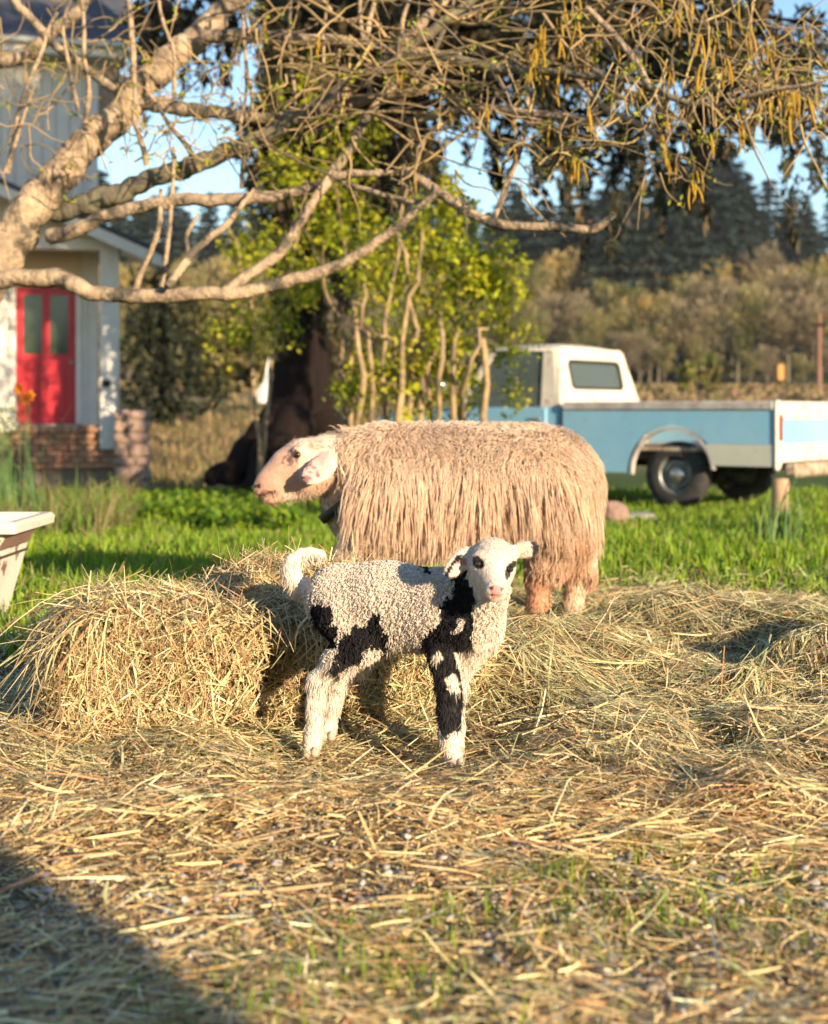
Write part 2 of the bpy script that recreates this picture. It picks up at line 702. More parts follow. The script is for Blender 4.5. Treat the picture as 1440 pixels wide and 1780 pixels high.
gc = gc * (1 - np.clip(a_fd, 0, 1)) + c_field * np.clip(a_fd, 0, 1)
gc = gc * (1 - a_fo) + c_forest * a_fo
M_ground = mat_tint('ground', rough=0.95, spec=0.1, var=0.45, nscale=14.0, bump=0.6, bscale=60.0)
make('ground', GP, gQ, None, M_ground, None, gc, kind='structure')

# ================================================================== straw
STRAW = np.array([[.74, .57, .30], [.66, .49, .24], [.80, .67, .42], [.52, .36, .17], [.52, .50, .25], [.42, .45, .22], [.27, .17, .08], [.50, .25, .12], [.64, .56, .31]])
P_DRY = np.array([.17, .17, .11, .20, .07, .05, .14, .06, .03])
P_GREEN = np.array([.11, .10, .10, .09, .22, .22, .09, .01, .06])


def straw_colour(n, green):
    """green (n,) 0..1 : how much fresh hay is mixed in"""
    pick = np.where(rng.random(n) < green, rng.choice(9, n, p=P_GREEN), rng.choice(9, n, p=P_DRY))
    return STRAW[pick] * (0.60 + 0.55 * rng.random((n, 1)))


def straw_paths(C, D, L, curv, k=4, B=None):
    """curved stems: centre, direction, length, bend"""
    n = len(C)
    s = np.linspace(-0.5, 0.5, k)
    if B is None:
        B = nrm(np.cross(D, rng.normal(size=(n, 3))))
    bend = (s[None, :] ** 2 - 0.08) * curv[:, None] + 0.35 * curv[:, None] * s[None, :] ** 3 * rng.normal(size=(n, 1))
    return C[:, None, :] + D[:, None, :] * (s[None, :] * L[:, None])[..., None] + B[:, None, :] * (bend * L[:, None])[..., None]


M_straw = mat_tint('straw', rough=0.5, spec=0.4, trans=0.08, var=0.18, nscale=120.0)

# hay strewn over the ground
n = 165000
y = np.sqrt(rng.random(n) * (6.6 ** 2 - 1.25 ** 2) + 1.25 ** 2)
x = (rng.random(n) * 2 - 1) * (0.31 * y + 0.45)
Pn = np.stack([x, y, 0 * x], -1)
clump = fbm(Pn, 3.5, 3, 41)
dens = smooth01(y + (clump - 0.5) * 1.6, 1.6, 2.6) * 0.25 + 0.75
dens *= 1 - smooth01(y - hay_edge(x) + (clump - 0.5) * 1.6, -0.5, 0.7) * 0.93
dens *= np.where((fbm(Pn, 2.2, 2, 77) > 0.63) & (y < 2.6), 0.35, 1)
BARE = [(850, 1585, .10), (1000, 1590, .09), (470, 1545, .13), (560, 1500, .08), (1150, 1725, .10), (700, 1480, .07), (250, 1560, .1), (940, 1480, .06), (1260, 1370, .05), (60, 1600, .12), (640, 1560, .1)]
bare = np.zeros(n)
for (px, py, rr_) in BARE:
    d_ = CAMH * FPX / (py - HYP)
    bare = np.maximum(bare, np.exp(-(((x - (px - CXP) * d_ / FPX) / rr_) ** 2 + ((y - d_) / (rr_ * 1.3)) ** 2)))
dens *= (1 - .78 * bare) * (1 - .45 * np.exp(-(((x + 0.06) / 0.26) ** 2 + ((y - 3.13) / 0.14) ** 2)))
keep = rng.random(n) < dens
x, y, clump = x[keep], y[keep], clump[keep]
n = len(x)
yaw = rng.normal(0, 0.75, n) + (fbm(np.stack([x, y, 0 * x], -1), 2.0, 2, 55) - 0.5) * 3.0 + np.pi * (rng.random(n) < 0.5)
L = np.exp(rng.normal(np.log(0.075), 0.55, n))
L = np.clip(L, 0.02, 0.26) * np.where(y < 2.2, 0.8, 1.0)
D = np.stack([np.cos(yaw), np.sin(yaw), 0 * yaw], -1)
P = straw_paths(np.stack([x, y, 0 * x], -1), D, L, rng.normal(0, 0.19, n), 4)
hh = gheight(P[..., 0], P[..., 1]) + hay_height(P[..., 0], P[..., 1])
lift = np.abs(rng.normal(0, 0.012, n)) + 0.002
tilt = rng.normal(0, 0.20, n) * np.where(rng.random(n) < 0.1, 3.0, 1.0) * (.45 + .55 * smooth01(y, 2.2, 3.0))
s = np.linspace(-0.5, 0.5, 4)
P[..., 2] = P[..., 2] * 0.6 + hh + lift[:, None] + np.maximum(tilt[:, None] * L[:, None] * s[None, :], -lift[:, None] * 0.9)
roll = rng.normal(0, 0.6, n)
S = np.cross(D, [0, 0, 1.0])
S = S * np.cos(roll)[:, None] + np.array([0, 0, 1.0]) * np.sin(roll)[:, None]
Wd = np.clip(np.exp(rng.normal(np.log(0.0022), 0.5, n)), 0.0009, 0.0062)
Wp = Wd[:, None] * np.array([0.75, 1, 1, 0.5])[None]
V, Q = ribbons(P, Wp, S)
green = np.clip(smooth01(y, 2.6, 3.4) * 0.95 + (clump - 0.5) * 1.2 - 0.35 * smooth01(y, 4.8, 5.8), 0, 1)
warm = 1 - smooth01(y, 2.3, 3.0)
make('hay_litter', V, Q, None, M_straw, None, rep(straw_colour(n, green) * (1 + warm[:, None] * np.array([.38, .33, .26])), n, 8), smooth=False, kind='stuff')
tag(bpy.data.objects['hay_litter'], 'loose hay and straw strewn across the farmyard ground', 'hay')

# broken bits and chaff trodden into the near ground
n = 60000
y = np.sqrt(rng.random(n) * (3.3 ** 2 - 1.25 ** 2) + 1.25 ** 2)
x = (rng.random(n) * 2 - 1) * (0.31 * y + 0.35)
yaw = rng.random(n) * 6.283
L = np.clip(np.exp(rng.normal(np.log(.016), .5, n)), .005, .05)
D = np.stack([np.cos(yaw), np.sin(yaw), rng.normal(0, .22, n)], -1)
C = np.stack([x, y, gheight(x, y) + hay_height(x, y) + .002 + np.abs(rng.normal(0, .005, n))], -1)
P = np.stack([C - D * L[:, None] / 2, C + D * L[:, None] / 2], 1)
roll = rng.normal(0, .6, n)
S = nrm(np.cross(D, [0, 0, 1.0])) * np.cos(roll)[:, None] + np.array([0, 0, 1.0]) * np.sin(roll)[:, None]
V, Q = ribbons(P, np.clip(np.exp(rng.normal(np.log(.0022), .45, n)), .0008, .006)[:, None] * np.array([1, .7]), S)
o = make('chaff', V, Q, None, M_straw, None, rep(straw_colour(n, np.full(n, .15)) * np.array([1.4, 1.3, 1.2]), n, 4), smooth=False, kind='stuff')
tag(o, 'short broken bits of straw trodden into the near ground', 'chaff')

# ------------------------------------------------------------------ the bale
BA = R(11.0)
BU, BV = np.array([math.cos(BA), math.sin(BA), 0]), np.array([-math.sin(BA), math.cos(BA), 0])
B0 = np.array([-0.815, 3.19, 0.0])          # near left foot of the bale
BL, BD, BH = 1.05, 0.46, 0.275


def bale_pt(u, v, z):
    return B0 + BU * u + BV * v + np.array([0, 0, z])


def rbox(c, half, M, r, k=0.03, drop=0.0):
    c, half, M = np.asarray(c, float), np.asarray(half, float), np.asarray(M, float)

    def f(G):
        g = (G - c) @ M.T
        g[..., 2] += 0.03 * np.clip(g[..., 0] / half[0], -1, 1) * (g[..., 2] > 0) - 0.010
        u_ = g[..., 0] / half[0]
        g[..., 2] += drop * smooth01(-u_, .45, 1.05) * (g[..., 2] > -.05)
        q = np.abs(g) - half + r
        d = np.linalg.norm(np.maximum(q, 0), axis=-1) + np.minimum(q.max(-1), 0) - r
        return d - (fbm(G, 13.0, 3, 61) - 0.5) * 0.055 - (fbm(G, 3.0, 2, 62) - 0.5) * 0.09
    e = np.abs(M.T) @ half + 0.03
    return dict(f=f, lo=c - e, hi=c + e, k=k)


bm_ = np.stack([BU, BV, [0, 0, 1.0]])
prims = [rbox(bale_pt(0.255, BD / 2, BH / 2 - 0.005), (0.245, BD / 2 - 0.015, BH / 2), bm_, 0.05, 0.02, 0.075),
         rbox(bale_pt(0.78, BD / 2 + .045, BH / 2 - 0.02), (0.29, BD / 2 - 0.06, BH / 2 - .015), bm_, 0.05, 0.02),
         ell(bale_pt(0.56, 0.36, 0.27), (0.20, 0.13, 0.085), bm_, 0.06),
         ell(bale_pt(0.78, 0.33, 0.245), (0.2, 0.13, 0.055), bm_, 0.06),
         ell(bale_pt(0.30, 0.22, 0.235), (0.3, 0.2, 0.045), bm_, 0.06)]
bV, bQ = sdf_mesh(prims, 0.014)
bN = vert_normals(bV, bQ)
if ((bV - bV.mean(0)) * bN).sum() < 0:
    bQ = bQ[:, ::-1]
    bN = -bN
bale = thing('hay_bale', 'broken rectangular hay bale lying on the ground behind the lamb', 'hay bale', tuple(bale_pt(BL / 2, BD / 2, 0)))
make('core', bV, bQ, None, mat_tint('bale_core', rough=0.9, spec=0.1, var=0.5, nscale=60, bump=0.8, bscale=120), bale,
     np.tile([0.075, 0.05, 0.024], (len(bV), 1)))  # dark core tint stands in for shade in the gaps between straws


def surface_straw(VV, NN, n, Lmed, out, stick, wmed=0.0023, flow=None, pick=None):
    i = rng.choice(len(VV), n, p=pick)
    C, Nn = VV[i], NN[i]
    Tn = rng.normal(size=(n, 3))
    if flow is not None:
        Tn = Tn * 0.8 + flow
    Tn = nrm(Tn - Nn * (Tn * Nn).sum(1, keepdims=True))
    D = nrm(Tn + Nn * rng.normal(0, stick, (n, 1)))
    L = np.clip(np.exp(rng.normal(np.log(Lmed), 0.5, n)), 0.015, 0.3)
    C = C + Nn * (rng.random((n, 1)) ** 1.5 * out) + rng.normal(0, 0.006, (n, 3))
    P = straw_paths(C, D, L, rng.normal(0, 0.25, n), 4)
    P[..., 2] = np.maximum(P[..., 2], 0.004)
    roll = rng.normal(0, 0.7, n)
    S = np.cross(D, Nn)
    S = S * np.cos(roll)[:, None] + Nn * np.sin(roll)[:, None]
    w = np.clip(np.exp(rng.normal(np.log(wmed), 0.4, n)), 0.001, 0.007)
    V, Q = ribbons(P, w[:, None] * np.array([0.8, 1, 1, 0.5]), S)
    return V, Q, n, C


facing = np.clip(-bN[:, 1] * 1.0 + bN[:, 2] * 0.8 - bN[:, 0] * 0.3, 0.12, 1)
V1, Q1, n1, C1 = surface_straw(bV, bN, 31000, 0.054, 0.034, 0.6, pick=facing / facing.sum())
# long stems hanging over the top edge and the left end
n2 = 520
u0 = rng.random(n2) * BL * 0.93
lefty = rng.random(n2) < 0.62
u0 = np.where(lefty, rng.random(n2) ** 1.2 * 0.30, u0)
v0 = np.where(lefty, rng.random(n2) ** 1.6 * BD * 0.8, rng.random(n2) * 0.14 + .08 * (u0 > .5))
z0 = BH - 0.05 * (u0 / BL * 2 - 1) + rng.normal(0, 0.02, n2) - .09 * (1 - smooth01(u0, -.02, .16))
st = B0 + BU * u0[:, None] + BV * v0[:, None]
st[:, 2] = z0
outd = np.where(lefty[:, None], -BU * rng.normal(0.8, 0.4, (n2, 1)) - BV * rng.normal(0.6, 0.5, (n2, 1)), -BV + BU * rng.normal(-0.2, 0.7, (n2, 1)))
outd = nrm(outd)
LL = np.where(lefty, 1.0, 0.5) * np.clip(np.exp(rng.normal(np.log(0.13), 0.4, n2)), 0.05, 0.26)
k2 = 6
s2 = np.linspace(0, 1, k2)
reach = (0.045 + 0.06 * rng.random(n2)) * np.where(lefty, 0.45, 0.8) + v0 * (~lefty) * 0.8 + np.minimum(u0 + 0.02, v0 + 0.02) * lefty * 0.95
horiz = reach[:, None] * (1 - (1 - s2[None, :]) ** 2)
drop = LL[:, None] * np.maximum(s2[None, :] - 0.15 * rng.random((n2, 1)), 0) ** 1.35 - 0.025 * np.sin(s2 * np.pi)[None]
P2 = st[:, None, :] + outd[:, None, :] * horiz[..., None]
P2[..., 2] -= drop
P2 += (rng.normal(size=(n2, 1, 3)) * [.06, .02, .03] + np.array([-.025, 0, 0])) * (s2[None, :, None] ** 2)
P2[..., 2] = np.maximum(P2[..., 2], 0.006)
S2 = nrm(np.cross(outd, [0, 0, 1.0]) + rng.normal(0, 0.4, (n2, 3)))
w2 = np.clip(np.exp(rng.normal(np.log(0.0026), 0.4, n2)), 0.0015, 0.007)
V2, Q2 = ribbons(P2, w2[:, None] * np.array([.7, 1, 1, 1, .9, .4]), S2)
# loose wisps on top
top = np.clip(bN[:, 2], 0, 1) ** 2 + 1e-4
V3, Q3, n3, C3 = surface_straw(bV, bN, 6500, 0.10, 0.04, 0.36, 0.0024, np.array([0.7, 0.1, 0]), top / top.sum())
VS = np.vstack([V1, V2, V3])
QS = np.vstack([Q1, Q2 + len(V1), Q3 + len(V1) + len(V2)])


def bale_green(C):
    return np.clip(fbm(C, 5.0, 2, 91) * 1.6 - 0.62, 0, 0.9)


CS = np.vstack([rep(straw_colour(n1, bale_green(C1)), n1, 8), rep(straw_colour(n2, bale_green(st)), n2, 2 * k2), rep(straw_colour(n3, bale_green(C3)), n3, 8)])
make('straw', VS, QS, None, M_straw, bale, CS, smooth=False, kind='stuff')

# ------------------------------------------------------------------ gravel in the foreground
ico = []
ph = (1 + 5 ** 0.5) / 2
for a in (-1, 1):
    for b in (-ph, ph):
        ico += [(0, a, b), (a, b, 0), (b, 0, a)]
ico = nrm(np.array(ico, float))
icoT = []
for i in range(12):
    for j in range(i + 1, 12):
        for k in range(j + 1, 12):
            e = [np.linalg.norm(ico[p] - ico[q]) for p, q in ((i, j), (j, k), (i, k))]
            if max(e) < 1.2:
                nn = np.cross(ico[j] - ico[i], ico[k] - ico[i])
                icoT.append((i, j, k) if nn @ ico[i] > 0 else (i, k, j))
icoT = np.array(icoT)


def pebbles(C, sz, flat=0.65, jag=0.22):
    n = len(C)
    sh = ico[None] * (1 + rng.normal(0, jag, (n, 12, 1)))
    sh = sh * (0.7 + 0.6 * rng.random((n, 1, 3))) * np.array([1, 1, flat])
    V = (C[:, None, :] + sh * sz[:, None, None]).reshape(-1, 3)
    T = (np.arange(n)[:, None, None] * 12 + icoT[None]).reshape(-1, 3)
    return V, T


n = 9500
y = 1.2 + 2.0 * rng.random(n) ** 1.2
x = (rng.random(n) * 2 - 1) * (0.31 * y + 0.3)
cl = fbm(np.stack([x, y, 0 * x], -1), 3.2, 3, 101)
bare = np.zeros(n)
for (px, py, rr_) in BARE:
    d_ = CAMH * FPX / (py - HYP)
    bare = np.maximum(bare, np.exp(-(((x - (px - CXP) * d_ / FPX) / rr_) ** 2 + ((y - d_) / (rr_ * 1.3)) ** 2)))
keep = rng.random(n) < np.maximum(smooth01(cl, 0.38, 0.62) * (1 - smooth01(y, 2.2, 2.9)) * .6, bare * .8)
x, y = x[keep], y[keep]
n = len(x)
sz = np.clip(np.exp(rng.normal(np.log(0.0042), 0.45, n)), 0.002, 0.0085)
C = np.stack([x, y, gheight(x, y) + hay_height(x, y) + sz * 0.6 + .006 * rng.random(n)], -1)
V, T = pebbles(C, sz)
pal = np.array([[.30, .28, .26], [.40, .37, .34], [.20, .19, .19], [.50, .46, .42], [.32, .26, .21]])
o = make('gravel', V, None, T, mat_tint('gravel_stone', rough=0.85, var=0.3, nscale=150), None, rep(pal[rng.choice(5, n)] * (0.7 + 0.5 * rng.random((n, 1))), n, 12), kind='stuff')
tag(o, 'small grey stones showing between straw in the foreground', 'gravel')

# ------------------------------------------------------------------ grass
M_grass = mat_tint('grass', rough=0.5, spec=0.3, trans=0.35, var=0.2, nscale=30, tcol=(1.15, 1.1, 0.5))
GRASS = np.array([[.13, .24, .012], [.18, .30, .015], [.24, .33, .02], [.09, .17, .015], [.21, .23, .06], [.27, .22, .09]])


def blades(x, y, Lm, wm, lean=0.45, cols=GRASS, p=None, zoff=0.0):
    n = len(x)
    L = Lm * np.exp(rng.normal(0, 0.35, n))
    az = rng.random(n) * 2 * np.pi
    ln = np.abs(rng.normal(0, lean, n))
    dv = np.stack([np.cos(az), np.sin(az)], -1)
    s = np.array([0, 0.5, 1.0])
    P = np.zeros((n, 3, 3))
    P[..., 0] = x[:, None] + dv[:, :1] * (ln * L)[:, None] * s ** 2
    P[..., 1] = y[:, None] + dv[:, 1:] * (ln * L)[:, None] * s ** 2
    z = gheight(x, y) + np.where(y < 6.3, hay_height(x, y), 0) + zoff
    P[..., 2] = z[:, None] + L[:, None] * s * (1 - 0.25 * ln[:, None] * s)
    a2 = rng.random(n) * np.pi
    S = np.stack([np.cos(a2), np.sin(a2), 0 * a2], -1)
    V, Q = ribbons(P, (wm * np.exp(rng.normal(0, 0.25, n)))[:, None] * np.array([0.9, 1, 0.12]), S)
    c = cols[rng.choice(len(cols), n, p=p)] * (0.8 + 0.4 * rng.random((n, 1)))
    return V, Q, rep(c, n, 6)


def join(parts):
    Vs, Qs, Cs, off = [], [], [], 0
    for V, Q, c in parts:
        Vs.append(V)
        Qs.append(Q + off)
        Cs.append(c)
        off += len(V)
    return np.vstack(Vs), np.vstack(Qs), np.vstack(Cs)


n = 100000
y = 4.0 + 14.5 * rng.random(n) ** 1.35
x = (rng.random(n) * 2 - 1) * (0.37 * y + 0.9)
cl = fbm(np.stack([x, y, 0 * x], -1), 1.1, 3, 121)
cl2 = fbm(np.stack([x, y, 0 * x], -1), 0.55, 2, 131)
pr = smooth01(y - hay_edge(x) + (cl - 0.5) * 1.4, -0.35, 0.5)
pr *= 1 - 0.65 * smooth01(cl2, 0.55, 0.7) * smooth01(y, 9, 12)
keep = rng.random(n) < pr
x, y, cl = x[keep], y[keep], cl[keep]
V, Q, c = blades(x, y, np.where(y < 7, 0.042, 0.05) * (0.5 + 1.2 * cl), 0.0045 + 0.0007 * y, p=[.26, .26, .22, .12, .09, .05])
parts = [(V, Q, c)]
# sparse tufts poking through the hay
for (px, py, num, sp) in ((965, 1540, 110, .05), (1180, 1600, 160, .09), (1020, 1650, 130, .10), (640, 1640, 120, .08), (700, 1700, 130, .08), (420, 1720, 90, .09), (1130, 1500, 60, .05),
                          (1300, 1560, 80, .08), (520, 1760, 90, .09), (770, 1600, 60, .06), (1420, 1660, 90, .08), (1150, 1080, 160, .12), (1280, 1090, 90, .10), (900, 1760, 80, .08)):
    d = CAMH * FPX / (py - HYP)
    q = rng.normal(0, sp, (int(num * 1.1), 2)) * [1, 0.8]
    V, Q, c = blades((px - CXP) * d / FPX + q[:, 0], d + q[:, 1], np.full(int(num * 1.1), 0.028), 0.0026, 0.6, p=[.2, .3, .3, .05, .1, .05])
    parts.append((V, Q, c))
V, Q, c = join(parts)
tag(make('grass', V, Q, None, M_grass, None, c, kind='stuff'), 'short bright green grass behind the hay', 'grass')


# taller clumps of strap leaves, each a plant of its own
def leaf_clump(name, px, d, num, Lm, wm, spread, label, cols=GRASS, lean=0.5, cat='plant', cp=None):
    x0 = (px - CXP) * d / FPX
    root = thing(name, label, cat, (x0, d, float(gheight(x0, d))))
    xx, yy = x0 + rng.normal(0, spread, num), d + rng.normal(0, spread, num)
    V, Q, c = blades(xx, yy, np.full(num, Lm), wm, lean, cols, cp)
    make('leaves', V, Q, None, M_grass, root, c)
    return root


BLUEGREEN = np.array([[.10, .20, .06], [.13, .24, .08], [.09, .17, .07], [.18, .25, .09]])
leaf_clump('daffodil_clump', 1352, 8.6, 70, 0.26, 0.014, 0.07, 'upright clump of strap leaves standing in the grass right of the ewe', BLUEGREEN, 0.28)

# ================================================================== THE LAMB
def LP(px, py, d):
    return W(px, py, d)


SL = 783.0      # pixels per metre at the lamb


def lamb_body():
    r = lambda v: v / SL
    vw = np.array([0, 1.0, 0])
    pr = []
    # trunk: rump, barrel, chest
    pr += [cone(LP(592, 1040, 3.21), LP(672, 1052, 3.17), r(60), r(70), .03)]
    pr += [cone(LP(672, 1052, 3.17), LP(775, 1062, 3.09), r(70), r(68), .03)]
    pr += [cone(LP(780, 1060, 3.09), LP(818, 1082, 3.03), r(62), r(47), .03)]
    # neck
    pr += [cone(LP(800, 1050, 3.07), LP(846, 1005, 2.985), r(46), r(33), .03)]
    pr += [cone(LP(832, 1095, 3.02), LP(850, 1030, 2.97), r(34), r(27), .03)]
    # head: skull, cheeks, muzzle
    pr += [ell(LP(857, 976, 2.955), (r(38), .052, r(39)), None, .02)]
    pr += [cone(LP(857, 990, 2.935), LP(862, 1024, 2.880), r(32), r(17.5), .018)]
    pr += [cone(LP(858, 1002, 2.955), LP(861, 1024, 2.912), r(28), r(19), .015)]
    pr += [ell(LP(863, 1026, 2.868), (r(16), .018, r(13)), None, .012)]
    pr += [ell(LP(863, 1038, 2.880), (r(13), .016, r(8)), None, .008)]
    # brow ridges over the eyes
    pr += [ell(LP(833, 970, 2.922), (.012, .012, .008), None, .012), ell(LP(888, 979, 2.922), (.012, .012, .008), None, .012)]
    # eye sockets, nostrils, mouth
    pr += [ell(LP(833, 980, 2.906), (.010, .009, .009), None, .006, True), ell(LP(887, 989, 2.906), (.010, .009, .009), None, .006, True)]
    pr += [ell(LP(853, 1021, 2.850), (.0035, .008, .0045), None, .003, True), ell(LP(873, 1023, 2.850), (.0035, .008, .0045), None, .003, True)]
    pr += [cone(LP(851, 1034, 2.858), LP(874, 1035, 2.858), .0022, .0022, .003, None, True)]
    # ears: flat, the one to the left hangs, the other one stands out sideways
    def ear(a, b, w, th, kk=.012, up=(0, 0, 1)):
        a, b = np.array(a), np.array(b)
        ax = nrm(b - a)
        nn = nrm(np.cross(ax, nrm(np.cross(np.array(up, float), ax))))
        wv = np.cross(nn, ax)
        return ell((a + b) / 2, (np.linalg.norm(b - a) / 2, w, th), np.stack([ax, wv, nn]), kk)
    pr += [ear(LP(824, 952, 2.965), LP(775, 1002, 2.955), .021, .0075, up=(0.5, 1, 0.6))]
    pr += [ear(LP(888, 958, 2.965), LP(938, 953, 2.95), .0195, .0075, up=(0, 1, 0.25))]
    # tail
    tl = resample([LP(565, 1030, 3.24), LP(530, 1024, 3.25), LP(507, 1002, 3.25), LP(508, 978, 3.25), LP(530, 963, 3.25), LP(558, 964, 3.24)], 9)
    rr = np.linspace(21, 9, 9) / SL
    for i in range(8):
        pr += [cone(tl[i], tl[i + 1], rr[i], rr[i + 1], .008)]
    # hind legs
    for pts in ([(598, 1068, 3.165, 46), (630, 1112, 3.13, 33), (590, 1150, 3.14, 25), (553, 1184, 3.155, 17.5), (549, 1225, 3.155, 14.5), (545, 1280, 3.15, 13.5), (540, 1306, 3.135, 15)],
                [(610, 1068, 3.26, 44), (650, 1108, 3.26, 30), (625, 1148, 3.28, 21), (592, 1182, 3.29, 14.5), (580, 1222, 3.295, 12), (572, 1262, 3.295, 11.5), (570, 1280, 3.285, 13)]):
        for i in range(len(pts) - 1):
            a, b = pts[i], pts[i + 1]
            pr += [cone(LP(*a[:3]), LP(*b[:3]), r(a[3]), r(b[3]), .016)]
    # front legs
    for pts in ([(795, 1092, 3.045, 44), (775, 1136, 3.035, 28), (778, 1190, 3.04, 18), (777, 1235, 3.045, 14.5), (780, 1282, 3.045, 13.5), (790, 1320, 3.035, 15.5)],
                [(828, 1100, 3.10, 38), (800, 1142, 3.13, 26), (792, 1195, 3.145, 18), (790, 1260, 3.15, 15), (792, 1300, 3.145, 16)]):
        for i in range(len(pts) - 1):
            a, b = pts[i], pts[i + 1]
            pr += [cone(LP(*a[:3]), LP(*b[:3]), r(a[3]), r(b[3]), .016)]
    return sdf_mesh(pr, 0.0038)


def orient(V, Q):
    Nn = vert_normals(V, Q)
    a, b, c = V[Q[:, 0]], V[Q[:, 1]], V[Q[:, 2]]
    if (np.cross(b - a, c - a) * (a - V.mean(0))).sum() < 0:
        Q = Q[:, ::-1]
        Nn = -Nn
    return V, Q, Nn


Z = lambda L: [(480 + a / 3.0, 900 + b / 3.0) for a, b in L]
LAMB_BLACK = [Z(p) for p in (
    [(186, 470), (235, 455), (285, 462), (292, 560), (330, 600), (330, 680), (275, 675), (240, 610), (200, 540)],
    [(350, 610), (440, 560), (520, 545), (505, 640), (400, 775), (300, 835), (262, 805), (330, 700)],
    [(505, 515), (545, 498), (562, 600), (602, 650), (560, 692), (500, 680), (470, 590)],
    [(945, 230), (1020, 230), (1050, 400), (1035, 520), (1022, 690), (930, 712), (880, 735), (795, 760), (760, 700), (785, 600), (865, 545), (855, 450), (925, 425)],
    [(760, 720), (930, 700), (950, 800), (980, 920), (965, 1110), (870, 1150), (815, 1000), (785, 830)],
    [(735, 280), (765, 238), (800, 230), (808, 285), (770, 298)])]
LAMB_WHITE = [Z(p) for p in ([(872, 840), (930, 808), (972, 905), (940, 918), (890, 885)], [(810, 728), (850, 695), (876, 735), (825, 765)],
                             [(915, 590), (945, 560), (975, 500), (1000, 505), (985, 550), (945, 610)], [(750, 262), (775, 275), (765, 296), (745, 292)])]
WOOLW, WOOLB = np.array([.78, .67, .56]), np.array([.012, .011, .013])


def lamb_tint(V, jit=5.0, seed=3):
    px, py = proj(V)
    jx = (fbm(V, 70, 2, seed) - 0.5) * 2 * jit
    jy = (fbm(V, 70, 2, seed + 9) - 0.5) * 2 * jit
    black = np.zeros(len(V), bool)
    for p in LAMB_BLACK:
        black |= in_poly(px + jx, py + jy, p)
    for p in LAMB_WHITE:
        black &= ~in_poly(px + jx, py + jy, p)
    leg_far = (V[:, 1] > 3.20) & (py > 1050)
    black &= ~(leg_far & (py > 1130))
    c = WOOLW[None] * (0.92 + 0.16 * fbm(V, 25, 2, 8)[:, None])
    # feet a little stained
    low = smooth01(py, 1230, 1310)[:, None]
    c = c * (1 - low * 0.25) + np.array([.62, .44, .28]) * low * 0.25
    c = np.where(black[:, None], WOOLB, c)
    return c, black, px, py


lV, lQ = lamb_body()
lV, lQ, lN = orient(lV, lQ)
lc, lblack, lpx, lpy = lamb_tint(lV)
head = ((lV[:, 1] < 3.0) & (lpy < 1046) & (lpx > 815) & (lpy > 925) & ~((lpy > 1020) & (lV[:, 1] > 2.95))) | ((lpy < 1008) & (lpx > 765) & (lpx < 830) & (lV[:, 1] < 2.978) & (lpx > 770))
head |= (lpx > 893) & (lpy < 1000)
face = np.array([.70, .61, .52])
hc = np.tile(face, (len(lV), 1)) * (0.95 + 0.1 * fbm(lV, 40, 2, 5)[:, None])


def spot(x0, y0, rx, ry, rot=0.0):
    a = math.radians(rot)
    u, v = lpx - x0, lpy - y0
    jj = 1 + (fbm(lV, 160, 2, 6) - 0.5) * 0.7
    return ((u * math.cos(a) + v * math.sin(a)) / rx) ** 2 + ((-u * math.sin(a) + v * math.cos(a)) / ry) ** 2 < jj


frontal = lV[:, 1] < 2.96
eyes = (spot(831, 978, 8.5, 13, -25) | spot(884, 994, 5.5, 14, 12) | spot(892, 982, 9, 6, -35)) & frontal
hc[eyes] = [.018, .014, .016]
nose = (spot(863, 1026, 11, 9) | spot(863, 1036, 10, 5)) & (lV[:, 1] < 2.88)
hc[nose] = [.70, .27, .24]
nost = (spot(853.5, 1022, 3.6, 3.6, 30) | spot(872.5, 1024, 3.0, 3.2, -30)) & (lV[:, 1] < 2.9)
hc[nost] = [.10, .03, .03]
mouth = spot(862, 1034.5, 11, 1.2, 3) & (lV[:, 1] < 2.9)
hc[mouth] = [.30, .12, .10]
# ear markings: dark rim on the hanging ear, dark tip on the other
ed = in_poly(lpx, lpy, [(770, 1003), (784, 980), (794, 966), (806, 966), (800, 974), (789, 983), (779, 1004)]) & (lV[:, 1] < 2.972)
hc[ed] = WOOLB
hc[(lpx + (fbm(lV, 90, 2, 4) - .5) * 10 > 924) & (lpy < 990)] = [.03, .025, .03]
inner = (lpx > 790) & (lpx < 812) & (lpy > 972) & (lpy < 982) & (lV[:, 1] < 2.975)
hc[inner & ~ed] = [.55, .30, .25]
lc = np.where(head[:, None], hc, lc)
M_lamb = mat_tint('lamb_skin', rough=0.85, spec=0.15, var=0.14, nscale=120, bump=0.5, bscale=320, sheen=0.2)
lamb = thing('lamb', 'small white lamb with black patches standing in front of the hay bale', 'lamb', (0.02, 3.12, 0.0))
make('body', lV, lQ, None, M_lamb, lamb, lc)
bpy.data.objects['body'].name = 'lamb_body'

M_wool = mat_tint('lamb_wool', rough=0.8, spec=0.12, var=0.1, nscale=60, sheen=0.08, trans=0.12)
